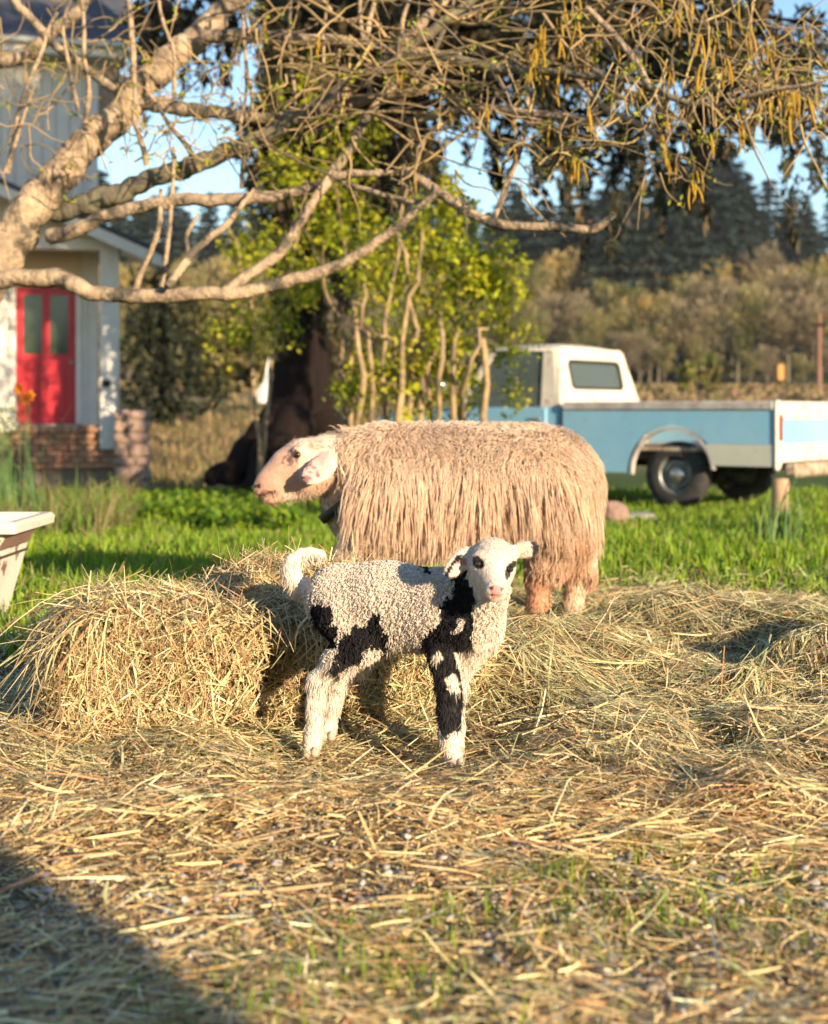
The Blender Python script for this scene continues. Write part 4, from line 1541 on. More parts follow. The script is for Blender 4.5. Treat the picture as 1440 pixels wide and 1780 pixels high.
def rrect(cx, cz, hw, hh, r, n=8):
    pts = []
    for (sx, sz, a0) in ((1, 1, 0), (-1, 1, 90), (-1, -1, 180), (1, -1, 270)):
        for i in range(n):
            a = R(a0 + 90 * i / (n - 1))
            pts.append((cx + sx * (hw - r) + r * math.cos(a), cz + sz * (hh - r) + r * math.sin(a)))
    return pts


# greenhouse: back panel with its wide rear window
CZ1 = 1.745
BT, BB = .75, .92                               # half width at the roof and at the belt


def back_outline(n=8):
    pts = []
    for (sx, top, a0) in ((1, 1, 0), (-1, 1, 90), (-1, 0, 180), (1, 0, 270)):
        r = .11 if top else .02
        hw, z = (BT, CZ1) if top else (BB, CB)
        for i in range(n):
            a = R(a0 + 90 * i / (n - 1))
            pts.append((-TW / 2 + sx * (hw - r) + r * math.cos(a), z - (r if top else -r) + r * math.sin(a)))
    return pts


bo, bi = back_outline(), rrect(-TW / 2, 1.435, .57, .155, .07)
sh = Shape()
sh.ring(bo, bi, XC0, XC0 + .05, 'x')
V, Q, T = sh.get()
lean = np.where(V[:, 2] > CB, (V[:, 2] - CB) * .22, 0)
V[:, 0] += lean
sh.V, sh.Q, sh.T = [V], [Q], []
sh.build('cab_back', M_white, truck)


def quad_pane(name, pts, mat, parent, th=.006):
    p = np.array(pts, float)
    nn = nrm(np.cross(p[1] - p[0], p[2] - p[0])) * th
    V = np.vstack([p, p + nn])
    Q = [(0, 1, 2, 3), (7, 6, 5, 4), (0, 4, 5, 1), (1, 5, 6, 2), (2, 6, 7, 3), (3, 7, 4, 0)]
    sh = Shape()
    sh.add(V, Q)
    return sh.build(name, mat, parent)


lz = lambda z: XC0 + .02 + (z - CB) * .22
quad_pane('rear_window', [(lz(1.255), -TW / 2 - .59, 1.255), (lz(1.255), -TW / 2 + .59, 1.255), (lz(1.615), -TW / 2 + .59, 1.615), (lz(1.615), -TW / 2 - .59, 1.615)], M_glass, truck)
# rubber seal
o2, i2 = rrect(-TW / 2, 1.435, .585, .170, .08), rrect(-TW / 2, 1.435, .555, .140, .06)
sh = Shape()
sh.ring(o2, i2, XC0 - .008, XC0 + .0, 'x')
V, Q, T = sh.get()
V[:, 0] += (V[:, 2] - CB) * .22
sh.V = [V]
sh.build('window_seal', M_dark, truck)
# side pillars and side glass
for sg, yb in ((1, NEAR), (-1, FAR)):
    m_ = -TW / 2
    yB, yT = m_ + sg * BB, m_ + sg * BT
    yBi, yTi = m_ + sg * (BB - .05), m_ + sg * (BT - .05)
    xr0, xr1 = XC0 + .052, XC0 + .052 + .6 * .22
    sh = Shape()
    # rear pillar
    V = [(xr0, yB, CB), (xr0 + .20, yB, CB), (xr1 + .14, yT, CZ1 - .02), (xr1, yT, CZ1 - .02), (xr0, yBi, CB), (xr0 + .20, yBi, CB), (xr1 + .14, yTi, CZ1 - .02), (xr1, yTi, CZ1 - .02)]
    sh.add(V, [(0, 1, 2, 3), (7, 6, 5, 4), (0, 4, 5, 1), (1, 5, 6, 2), (2, 6, 7, 3), (3, 7, 4, 0)])
    sh.build('rear_pillar', M_white, truck)
    sh = Shape()
    V = [(XC1 - .10, yB, CB), (XC1 - .02, yB, CB), (XC1 - .42, yT, CZ1 - .02), (XC1 - .50, yT, CZ1 - .02), (XC1 - .10, yBi, CB), (XC1 - .02, yBi, CB), (XC1 - .42, yTi, CZ1 - .02), (XC1 - .50, yTi, CZ1 - .02)]
    sh.add(V, [(0, 1, 2, 3), (7, 6, 5, 4), (0, 4, 5, 1), (1, 5, 6, 2), (2, 6, 7, 3), (3, 7, 4, 0)])
    sh.build('windscreen_pillar', M_white, truck)
    yg, yg2 = m_ + sg * (BB - .025), m_ + sg * (BT - .02)
    quad_pane('side_window', [(xr0 + .21, yg, CB + .005), (XC1 - .11, yg, CB + .005), (XC1 - .505, yg2, CZ1 - .03), (xr1 + .145, yg2, CZ1 - .03)], M_glass, truck)
quad_pane('windscreen', [(XC1 - .03, -TW / 2 - .80, CB + .01), (XC1 - .03, -TW / 2 + .80, CB + .01), (XC1 - .42, -TW / 2 + .64, CZ1 - .03), (XC1 - .42, -TW / 2 - .64, CZ1 - .03)], M_glass, truck)
# domed roof
nu, nv = 14, 12
V, Q = [], []
for i in range(nu + 1):
    for j in range(nv + 1):
        u, v = i / nu * 2 - 1, j / nv * 2 - 1
        xx = (XC0 + .16) + (XC1 - .36 - XC0 - .16) * (u + 1) / 2
        hgt = .085 * (1 - abs(u) ** 3.5) ** .6 * (1 - abs(v) ** 3.0) ** .6
        V.append((xx + (.0 if abs(u) < 1 else 0), -TW / 2 + v * (BT + .015), CZ1 - .03 + hgt))
for i in range(nu):
    for j in range(nv):
        a = i * (nv + 1) + j
        Q.append((a, a + 1, a + nv + 2, a + nv + 1))
sh = Shape()
sh.add(V, Q)
sh.box(XC0 + .15, XC1 - .38, -TW / 2 - BT - .02, -TW / 2 + BT + .02, CZ1 - .045, CZ1 - .028)
sh.build('roof', M_white, truck, smooth=True)
# seat back and steering wheel seen through the glass
Shape().box(XC0 + .25, XC0 + .42, FAR + .2, NEAR - .2, .7, 1.24, .05).build('seat', mat_col('seat_vinyl', (.10, .09, .08), rough=.6), truck)
sh = Shape()
sh.tube([(XC1 - .42 + .06 * math.sin(a), -.50 + .2 * math.cos(a), 1.14 + .19 * math.sin(a)) for a in np.linspace(0, 2 * math.pi, 25)], .014, 6)
sh.build('steering_wheel', M_dark, truck, smooth=True)
# bonnet, wings, grille, front bumper, lamps, mirror
Shape().prism([(XC1 + .004, .98), (XC1 + .004, 1.07), (5.03, 1.01), (5.09, .96), (5.09, .90)], FAR + .14, NEAR - .14, 'y').build('bonnet', M_blue, truck)
for y0, y1 in ((NEAR - .135, NEAR), (FAR, FAR + .135)):
    Shape().prism([(XC1 + .006, .45), (XC1 + .006, 1.02), (5.05, .97), (5.11, .9), (5.11, .5)] + [(4.43 + .42 * math.cos(t), ZW + .42 * math.sin(t)) for t in np.linspace(.35, math.pi - .35, 12)], y0, y1, 'y').build('front_wing', M_blue, truck)
    Shape().lathe([(0, .03), (.06, .026), (.085, .0), (.09, -.02)], 18, 'x', (5.122, (y0 + y1) / 2, .80)).build('headlight', M_chrome, truck, smooth=True)
Shape().box(5.07, 5.11, FAR + .14, NEAR - .14, .62, .89, .01).build('grille', M_white, truck)
Shape().box(5.13, 5.25, FAR + .02, NEAR - .02, .42, .56, .03).build('front_bumper', M_white, truck)
sh = Shape()
sh.tube([(XC1 - .1, NEAR, 1.10), (XC1 - .02, NEAR + .16, 1.16), (XC1 - .02, NEAR + .17, 1.28)], .010, 6)
mr_ = sh.build('mirror_arm', M_chrome, truck, smooth=True)
Shape().lathe([(0, .02), (.07, .015), (.085, 0), (.07, -.02), (0, -.03)], 16, 'x', (XC1 - .03, NEAR + .18, 1.32)).build('mirror', M_chrome, truck, smooth=True)

# log propped under the tail and a rounded stone by the wheel
def lump(name, c, rad, mat, label, cat, seed=0, n=14):
    V, Q = sdf_mesh([ell((0, 0, 0), rad, None, .02)], max(rad) / n)
    V = V * (1 + (fbm(V, 1.3 / max(rad), 3, seed)[:, None] - .5) * .7)
    o = bpy.data.objects.new(name, mesh_data(name, V, Q, None, mat))
    link(o)
    o.location = c
    return tag(o, label, cat)


M_log = mat_col('old_log', (.42, .27, .17), (.30, .19, .12), rough=.9, scale=8, stretch=(1, 1, .3), bump=.4)
lg_ = W(1357, 848, 13.75)
sh = Shape()
sh.lathe([(0, 0), (.085, 0), (.09, .05), (.082, .2), (.085, .34), (.08, .37), (0, .375)], 14, 'z', (0, 0, 0))
o = sh.build('wooden_stump', M_log, None, smooth=True)
o.location = (lg_[0], lg_[1], -.26)
tag(o, 'short wooden stump standing under the tail corner of the pickup', 'stump')
p = W(1066, 848, 12.6)
o = lump('boulder', (p[0], p[1], float(gheight(p[0], p[1])) + .08), (.13, .12, .14), mat_col('pink_stone', (.30, .185, .14), (.22, .145, .11), rough=.9, scale=5, bump=.3), 'rounded pinkish stone on the grass beside the rear of the ewe', 'stone', 4)
o = thing('paving_slab', 'flat grey slab lying on the ground beside the pickup wheel', 'slab', (0, 0, 0))
p = W(1095, 872, 13.6)
o.location = (p[0], p[1], float(gheight(p[0], p[1])))
Shape().box(-.28, .22, -.2, .2, -.02, .05, .012).build('slab', M_rail, o)

# ================================================================== THE PEELING PLANTER at the left edge
M_peel = mat_col('peeling_paint', (.66, .58, .50), (.58, .50, .42), rough=.6, scale=5, c3=(.20, .12, .085), scale3=9, lo3=.545, hi3=.565, bump=.15)
M_pot = mat_col('planter_brown', (.22, .13, .10), (.17, .10, .08), rough=.7, scale=8, c3=(.62, .52, .44), scale3=14, lo3=.58, hi3=.60)
pd = 4.95
pc = W(-90, 1085, pd)
planter = thing('planter', 'square planter with peeling white paint at the left edge', 'planter', (pc[0], pd + .14, 0.0), R(0))


def sq_loft(prof, name, mat, parent, r=.02, n=4):
    """square rings with rounded corners: prof = [(half width, z)]"""
    V, Q = [], []
    for hw, z in prof:
        for (sx, sy, a0) in ((1, 1, 0), (-1, 1, 90), (-1, -1, 180), (1, -1, 270)):
            for i in range(n):
                a = R(a0 + 90 * i / (n - 1))
                V.append((sx * (hw - r) + r * math.cos(a), sy * (hw - r) + r * math.sin(a), z))
    m = 4 * n
    for k in range(len(prof) - 1):
        for i in range(m):
            j = (i + 1) % m
            Q.append((k * m + i, k * m + j, (k + 1) * m + j, (k + 1) * m + i))
    sh = Shape()
    sh.add(V, Q)
    return sh.build(name, mat, parent)


sq_loft([(.115, .0), (.13, .005), (.195, .282)], 'body', M_peel, planter)
sq_loft([(.197, .285), (.225, .345)], 'collar', M_pot, planter)
sq_loft([(.19, .30), (.232, .347), (.272, .349), (.275, .375), (.265, .388), (.235, .388), (.225, .375), (.2, .30)], 'rim', mat_col('planter_rim', (.62, .53, .45), (.55, .47, .40), rough=.5, scale=4, c3=(.3, .2, .15), scale3=20, lo3=.62, hi3=.66), planter)
Shape().box(-.19, .19, -.19, .19, .25, .31).build('soil', mat_col('potting_soil', (.05, .035, .025), rough=.95), planter)
# stems of hay hooked over its rim
nst = 16
bx = rng.uniform(.02, .2, nst)
P = np.zeros((nst, 7, 3))
for q in range(nst):
    x0 = bx[q] + planter.location.x
    yf = pd + .14 - .28
    pts = [(x0, yf + .10, .395), (x0 + .006, yf + .02, .402), (x0 + rng.normal(0, .01), yf - .012, .37), (x0 + rng.normal(0, .02), yf - .02, .33 - .05 * rng.random()), (x0 + rng.normal(0, .03), yf + .0, .26 - .12 * rng.random())]
    P[q] = resample(pts, 7)
V, Q = ribbons(P, np.full((nst, 7), .004), np.tile([1.0, 0.2, 0], (nst, 1)))
o = make('hay_wisp', V, Q, None, M_straw, None, rep(straw_colour(nst, np.zeros(nst)), nst, 14), kind='stuff')
tag(o, 'dry hay stems hooked over the rim of the peeling planter', 'hay')

# ================================================================== THE FARMHOUSE
M_siding = mat_col('white_siding', (.66, .61, .53), (.58, .53, .46), rough=.7, spec=.2, scale=1.5, c3=(.42, .40, .37), scale3=9, lo3=.62, hi3=.8)
M_paint = mat_col('white_trim', (.66, .63, .57), (.58, .55, .50), rough=.6, spec=.3, scale=3, c3=(.45, .40, .34), scale3=12, lo3=.64, hi3=.76)
M_beige = mat_col('porch_boards', (.56, .47, .37), (.52, .43, .33), rough=.7, scale=2)
M_red = mat_col('red_door', (.48, .008, .022), (.42, .006, .018), rough=.4, spec=.4, scale=2)
M_shingle = mat_col('roof_shingle', (.045, .05, .062), (.075, .08, .095), rough=.9, scale=9, bump=.4)
M_brickA = mat_col('brick_red', (.36, .17, .10), (.28, .13, .08), rough=.9, scale=6, bump=.3)
M_brickB = mat_col('brick_tan', (.44, .24, .14), (.34, .18, .10), rough=.9, scale=6, bump=.3)
M_mortar = mat_col('mortar', (.22, .16, .12), (.16, .12, .09), rough=.95, scale=10)
M_stone = mat_col('pillar_stone', (.36, .24, .19), (.28, .19, .15), rough=.9, scale=7, bump=.4)
M_glassd = mat_glass('door_glass', (.035, .055, .035), .12, .85)
HD = 22.0
hx = W(168, 0, HD)[0]                # right edge of the main wall
GZ_H = -0.40
house = thing('farmhouse', 'white two storey farmhouse with a gabled porch and red front door', 'house', (hx, HD, GZ_H), R(13))
# local coordinates: x to the right from the wall's right corner, y away, z up from the ground
zf = lambda py, d=HD: CAMH - (py - HYP) * d / FPX - GZ_H
def xf(px, d=HD):
    """local x of picture column px on the wall plane at local depth d - HD"""
    u, yl, c_, s_ = (px - CXP) / FPX, d - HD, math.cos(R(13)), math.sin(R(13))
    return (u * (HD + yl * c_) - hx + yl * s_) / (c_ - u * s_)


WT = zf(108)
XL = -8.0
dx0, dx1 = xf(28), xf(132)
FZ = .98                            # porch floor above the ground
DT = FZ + 2.12
wall = Shape()
wall.box(XL, dx0 - .10, .02, .2, 0, WT).box(dx1 + .10, 0, .02, .2, 0, WT).box(dx0 - .10, dx1 + .10, .02, .2, DT + .1, WT).box(dx0 - .10, dx1 + .10, .02, .2, 0, FZ - .02)
wall.box(-.18, 0, .2, 7.0, 0, WT).box(XL, 0, 6.9, 7.0, 0, WT)
wl = wall.build('wall', M_siding, house)
# siding boards, one by one, upright on the upper storey
bw = .205
i = 0
x = -.005
src = None
while x - bw > -2.6:
    if not (dx0 - .12 < x - bw / 2 < dx1 + .12) or True:
        z0 = zf(350) if x < 2 else 0
        if src is None:
            s_ = Shape()
            s_.box(-bw + .012, 0, -.012, .018, 0, WT - z0 - .02, .006)
            src = s_.build('board', M_siding, wl)
            src.location = (x, 0, z0)
        else:
            c = src.copy()
            link(c, wl)
            c.location = (x, rng.normal(0, .002), z0)
    x -= bw
# corner board
Shape().box(-.13, .025, -.028, -.0135, .3, WT).build('corner_board', M_paint, house)
# eaves: soffit, fascia, roof slab sloping up and away
ex_ = xf(220)
Shape().box(XL, ex_ - .02, -.45, .3, WT, WT + .05).build('soffit', M_paint, house)
Shape().box(XL, ex_, -.50, -.451, WT - .03, WT + .17, .01).build('fascia', M_paint, house)
Shape().prism([(-.56, WT + .175), (-.56, WT + .21), (3.6, WT + 2.9), (7.6, WT + .3), (7.6, WT + .25), (3.6, WT + 2.82)], XL, ex_ + .04, 'x').build('roof', M_shingle, house)
Shape().prism([(.2, WT + .06), (6.9, WT + .06), (3.6, WT + 2.7)], -.15, -.02, 'x').build('gable', M_siding, house)
Shape().box(XL, ex_ + .02, -.62, -.52, WT + .10, WT + .19, .02).build('gutter', M_dull, house)
# door with two tall panes
dr = Shape()
py0 = zf(616) ; pw = (dx1 - dx0 - .34) / 2
pL0, pL1 = dx0 + .11, dx0 + .11 + pw
pR0, pR1 = dx1 - .11 - pw, dx1 - .11
pT = DT - .12
dr.box(dx0 + .003, dx1 - .003, .06, .105, FZ, py0)
dr.box(dx0 + .003, pL0, .06, .105, py0, DT - .003).box(pL1, pR0, .06, .105, py0, DT - .003).box(pR1, dx1 - .003, .06, .105, py0, DT - .003)
dr.box(pL0, pL1, .06, .105, pT, DT - .003).box(pR0, pR1, .06, .105, pT, DT - .003)
dr = dr.build('door', M_red, house)
for a, b in ((pL0, pL1), (pR0, pR1)):
    Shape().box(a, b, .075, .085, py0, pT).build('pane', M_glassd, dr)
    Shape().box(a + .05, b - .05, .044, .0585, FZ + .14, py0 - .16, .012).build('panel', M_red, dr)
Shape().lathe([(0, -.06), (.03, -.055), (.034, -.03), (.015, -.02), (.015, .0)], 14, 'y', (dx1 - .06, .06, FZ + .95)).build('handle', M_chrome, dr, smooth=True)
fr = Shape().box(dx0 - .098, dx0, -.02, .12, FZ, DT).box(dx1, dx1 + .098, -.02, .12, FZ, DT).box(dx0 - .098, dx1 + .098, -.02, .12, DT, DT + .11).build('door_frame', M_paint, house)
# dark interior behind the panes
Shape().box(dx0 - .09, dx1 + .09, .9, .95, FZ, DT + .05).build('hall_wall', mat_col('hall', (.06, .06, .05), rough=.9), house)

# porch: brick base, floor, post, beam, gable roof
PD = 20.6 - HD                       # front edge, towards the camera
pxr = xf(212, 20.6)                  # right edge of the porch
pxl = -5.0
floor_ = Shape().box(pxl, pxr, PD + .06, .015, FZ - .12, FZ - .03).build('porch_floor', mat_col('porch_deck', (.34, .17, .11), (.28, .14, .09), rough=.8, scale=4), house)
base = Shape().box(pxl, pxr - .04, PD + .13, -.2, 0, FZ - .121).build('porch_base', M_mortar, house)
# bricks of the base: a soldier row on the edge and courses below
bsrc = {}


def brick(w, h, dpt, mat, parent, loc, name='brick'):
    key = (round(w, 3), round(h, 3), mat.name)
    if key not in bsrc:
        s_ = Shape()
        s_.box(0, w, 0, dpt, 0, h, .008)
        o = s_.build(name, mat, parent)
        bsrc[key] = o
    else:
        o = bsrc[key].copy()
        link(o, parent)
    o.location = loc
    return o


bx0 = xf(-12, 20.6)
x = bx0
while x < pxr - .05:
    brick(.098, .10, .24, (M_brickA, M_brickB)[int(rng.random() < .5)], base, (x, PD - .005 + rng.normal(0, .004), FZ - .118 + .0))
    x += .11
row = 0
z = FZ - .21
while z > .25:
    x = bx0 + (.11 if row % 2 else 0)
    while x < pxr - .12:
        brick(.205, .075, .10, (M_brickA, M_brickB, M_brickB)[int(rng.random() * 3)], base, (x, PD + .04 + rng.normal(0, .005), z))
        x += .217
    z -= .087
    row += 1
post_x0, post_x1 = xf(174, 20.6), xf(208, 20.6)
BZ = zf(432, 20.6)
Shape().box(post_x0, post_x1, PD + .10, PD + .38, FZ - .02, BZ, .015).build('porch_post', M_paint, house)
pl = Shape().box(xf(174, 20.4), xf(201, 20.4), PD - .10, PD - .006, zf(782, 20.4), zf(655, 20.4), .012).build('stair_post', M_paint, house)
Shape().box(xf(178, 20.4), xf(192, 20.4), PD - .13, PD - .102, zf(672, 20.4), zf(660, 20.4), .004).build('latch', M_dark, pl)
Shape().box(post_x0 - 3.6, post_x1 + .05, PD + .12, PD + .34, BZ, BZ + .16, .01).build('porch_beam', M_paint, house)
# gable wall above the beam and the two roof slopes
sl = (440 - 325) / 283.0
ax_, az_ = xf(-150, 20.2), zf(325 - 150 * sl, 20.2)
rx_ = xf(283, 20.2)
rz_ = zf(441, 20.2)
lx_ = 2 * ax_ - rx_
Shape().prism([(post_x1 + .02, BZ + .163), (post_x1 + .02, az_ - (post_x1 + .02 - ax_) * sl - .12), (ax_, az_ - .12), (2 * ax_ - post_x1, az_ - (post_x1 - ax_) * sl - .12), (2 * ax_ - post_x1, BZ + .163)], PD + .16, PD + .24, 'y').build('porch_gable', M_beige, house)
for sg in (1, -1):
    q = [(ax_, az_), (ax_ + sg * (rx_ - ax_), rz_), (ax_ + sg * (rx_ - ax_), rz_ - .17), (ax_, az_ - .17)]
    Shape().prism(q, PD - .42, PD - .38, 'y').build('bargeboard', M_paint, house)
    q = [(ax_, az_ + .07), (ax_ + sg * (rx_ - ax_ + .05), rz_ + .06), (ax_ + sg * (rx_ - ax_ + .05), rz_ + .005), (ax_, az_ + .012)]
    Shape().prism(q, PD - .45, .015, 'y').build('porch_roof', M_shingle, house)
    q = [(ax_ + sg * .05, az_ - .03), (ax_ + sg * (rx_ - ax_ - .02), rz_ - .01), (ax_ + sg * (rx_ - ax_ - .02), rz_ - .03), (ax_ + sg * .05, az_ - .05)]
    Shape().prism(q, PD - .378, .01, 'y').build('porch_ceiling', M_paint, house)
# porch back wall boards above and beside the door
Shape().box(dx1 + .11, -.14, -.03, -.0135, FZ - .1, BZ + .3).build('wall_panel', M_paint, house)
Shape().box(pxl, dx0 - .11, -.03, -.0135, FZ - .1, BZ + .3).build('wall_panel', M_paint, house)
Shape().box(dx0 - .11, dx1 + .11, -.03, -.0135, DT + .115, BZ + .3).build('wall_panel', M_beige, house)

# stone pillar at the porch corner
pil_x = W(231, 0, 20.3)[0]
pz = -.39
pillar = thing('stone_pillar', 'low rough stone pillar standing beside the white porch post', 'pillar', (pil_x, 20.3, pz))
cr = Shape().box(-.19, .19, -.17, .17, 0, 1.14).build('mortar_core', M_mortar, pillar)
z = 0
k = 0
while z < 1.14:
    h = (.155, .19, .135, .175)[k % 4] * (0.9 + .2 * rng.random())
    cut = rng.uniform(-.08, .08)
    for a, b in ((-.235, cut - .006), (cut + .006, .235)):
        V, Q = sdf_mesh([rbox_ for rbox_ in [dict(f=(lambda G, a=a, b=b, h=h: (lambda q: np.linalg.norm(np.maximum(q, 0), axis=-1) + np.minimum(q.max(-1), 0))(np.abs(G - np.array([(a + b) / 2, 0, h / 2])) - np.array([(b - a) / 2 - .03, .17, h / 2 - .035])) - .03 - (fbm(G + k * 3.1, 9, 2, 5) - .5) * .05), lo=np.array([a - .02, -.24, -.02]), hi=np.array([b + .02, .24, h + .02]), k=.01)]], .035)
        o = make('stone', V, Q, None, M_stone, pillar, local=True)
        o.location = (rng.normal(0, .008), rng.normal(0, .01), z)
    z += h + .01
    k += 1

# ------------------------------------------------------------------ flowers and rough growth before the porch
def flower_patch(px, d, n_leaf, Lm, flowers, label, colour, name='daffodil_clump', rad=.045):
    root = leaf_clump(name, px, d, n_leaf, Lm, .016, .16, label, BLUEGREEN, .35, 'flowers')
    stems = Shape()
    M_fl = mat_col('petal_' + '%d' % px, colour[0], colour[1], rough=.6, scale=30)
    for (fx, fy) in flowers:
        p = W(fx, fy, d) - np.array(root.location)
        stems.tube(resample([(p[0] * .6, 0, 0), (p[0] * .85, 0, p[2] * .6), tuple(p)], 6), .006, 5)
        s_ = Shape()
        for i in range(6):
            a = i * math.pi / 3 + rng.random() * .3
            u, v = np.array([math.cos(a), 0, math.sin(a)]), np.array([-math.sin(a), 0, math.cos(a)])
            s_.add([p, p + u * rad * .5 + v * rad * .38 + [0, -.012, 0], p + u * rad + [0, -.004, 0], p + u * rad * .5 - v * rad * .38 + [0, -.012, 0]], [(0, 1, 2, 3)])
        s_.lathe([(.012, 0), (.018, -.02), (.024, -.032)], 9, 'y', tuple(p))
        s_.build('flower', M_fl, root)
    stems.build('stem', mat_col('stem_%d' % px, (.12, .22, .05), rough=.6), root)
    return root


flower_patch(42, 12.0, 34, .42, [(45, 694), (33, 676), (52, 688)], 'orange flowers on tall stems growing before the red door', ((.85, .22, .01), (.9, .35, .02)), 'orange_flower', .055)
flower_patch(8, 11.6, 60, .50, [(2, 715), (14, 728), (22, 738), (8, 742), (20, 712), (-4, 735)], 'white daffodils in tall green leaves at the left edge', ((.8, .76, .55), (.82, .78, .6)), 'daffodil_clump', .06)
WEED = np.array([[.20, .18, .06], [.30, .24, .12], [.13, .22, .03], [.16, .26, .04], [.10, .17, .03], [.20, .13, .07]])
n = 5200
y = rng.uniform(9.5, 16.5, n)
x = W(0, 0, 1)[0] * y + (rng.random(n) ** 1.1) * 265 / FPX * y - .15
x -= (y < 11) * .2
V, Q, c = blades(x, y, np.full(n, .19) * (.6 + .8 * fbm(np.stack([x, y, 0 * x], -1), 1.5, 2, 7)), .011, .5, WEED)
tag(make('rough_growth', V, Q, None, M_grass, None, c, kind='stuff'), 'tangled dry weeds and leaves below the porch', 'weeds')

# ================================================================== leaves, crowns and trunks
def leaf_quads(C, sz, up=0.3, asp=0.55, droop=0.0):
    """one folded four-cornered leaf at every point"""
    n = len(C)
    D = nrm(rng.normal(size=(n, 3)) + np.array([0, 0, -droop]))
    S = nrm(np.cross(D, rng.normal(size=(n, 3)) + np.array([0, 0, up])))
    Nn = np.cross(D, S)
    sz = np.broadcast_to(sz, (n,))[:, None]
    V = np.stack([C - D * sz * .5, C + S * sz * asp * .5 + Nn * sz * .08, C + D * sz * .5, C - S * sz * asp * .5 + Nn * sz * .08], 1).reshape(-1, 3)
    Q = np.arange(n * 4).reshape(n, 4)
    return V, Q


def clump_points(centres, per, rad):
    n = len(centres)
    rad = np.broadcast_to(rad, (n,))
    o = nrm(rng.normal(size=(n, per, 3))) * (rng.random((n, per, 1)) ** .5) * rad[:, None, None]
    return (centres[:, None, :] + o).reshape(-1, 3)


M_leaf = mat_tint('leaf', rough=.5, spec=.3, trans=.42, var=.22, nscale=6, tcol=(1.15, 1.1, .4))
M_needle = mat_tint('needles', rough=.7, spec=.2, trans=.12, var=.35, nscale=3)
M_twig = mat_tint('twigs', rough=.85, spec=.15, var=.3, nscale=8)
M_bark = mat_col('hazel_bark', (.42, .31, .20), (.24, .18, .125), rough=.9, spec=.15, scale=14, c3=(.10, .085, .065), scale3=6.5, lo3=.50, hi3=.60, bump=.8, bscale=45)
M_bark_grey = mat_col('lichen_bark', (.17, .15, .10), (.10, .085, .065), rough=.95, spec=.1, scale=12, c3=(.24, .24, .13), scale3=7, lo3=.55, hi3=.7, bump=.5, bscale=50)
M_cedar = mat_col('cedar_bark', (.018, .012, .010), (.011, .008, .008), rough=.95, spec=.1, scale=5, stretch=(3, 3, .35), bump=.8, bscale=20)
M_shrubwood = mat_col('shrub_wood', (.38, .27, .14), (.24, .17, .09), rough=.9, scale=9, c3=(.13, .10, .07), scale3=4, lo3=.48, hi3=.62)

# ------------------------------------------------------------------ hazel: the bare limbs across the top of the picture
hz_base = W(-330, 1010, 8.2)
hazel = thing('hazel_tree', 'bare spring hazel tree with yellow catkins arching over the scene', 'tree', (hz_base[0], 8.2, float(gheight(hz_base[0], 8.2))))


def px_curve(pts, n):
    p = resample(np.array(pts, float), n)
    return np.stack([W(a, b, c) for a, b, c in p[:, :3]]), p[:, 3] * p[:, 2] / FPX


def limb(name, pts, mat, n=26, m=9, wob=.012, parent=None):
    P, r = px_curve(pts, n)
    r = np.maximum(r, .002)
    P = P + (np.stack([vnoise(P, 5.5, 3), vnoise(P, 5.5, 5), vnoise(P, 5.5, 7)], -1) - .5) * wob * 2
    if mat in (M_bark, M_bark_grey):
        q = np.linspace(0, 1, n * 5)
        P = np.stack([np.interp(q, np.linspace(0, 1, n), P[:, a]) for a in range(3)], 1)
        r = np.interp(q, np.linspace(0, 1, n), r)
        r = r * (.92 + .16 * vnoise(P, 9, 11))
        P = P + (np.stack([vnoise(P, 16, 3), vnoise(P, 16, 5), vnoise(P, 16, 7)], -1) - .5) * (r * .5)[:, None]
    else:
        r = r * (.88 + .3 * vnoise(P, 9, 11))
    sh = Shape()
    sh.tube(P, r, m)
    V_ = sh.V[0]
    sh.V[0] = V_ + (np.stack([fbm(V_, 32, 3, 3), fbm(V_, 32, 3, 5), fbm(V_, 32, 3, 7)], -1) - .5) * min(.30 * float(r.max()), .03)
    o = sh.build(name, mat, parent or hazel, smooth=True, world=True)
    return P, r


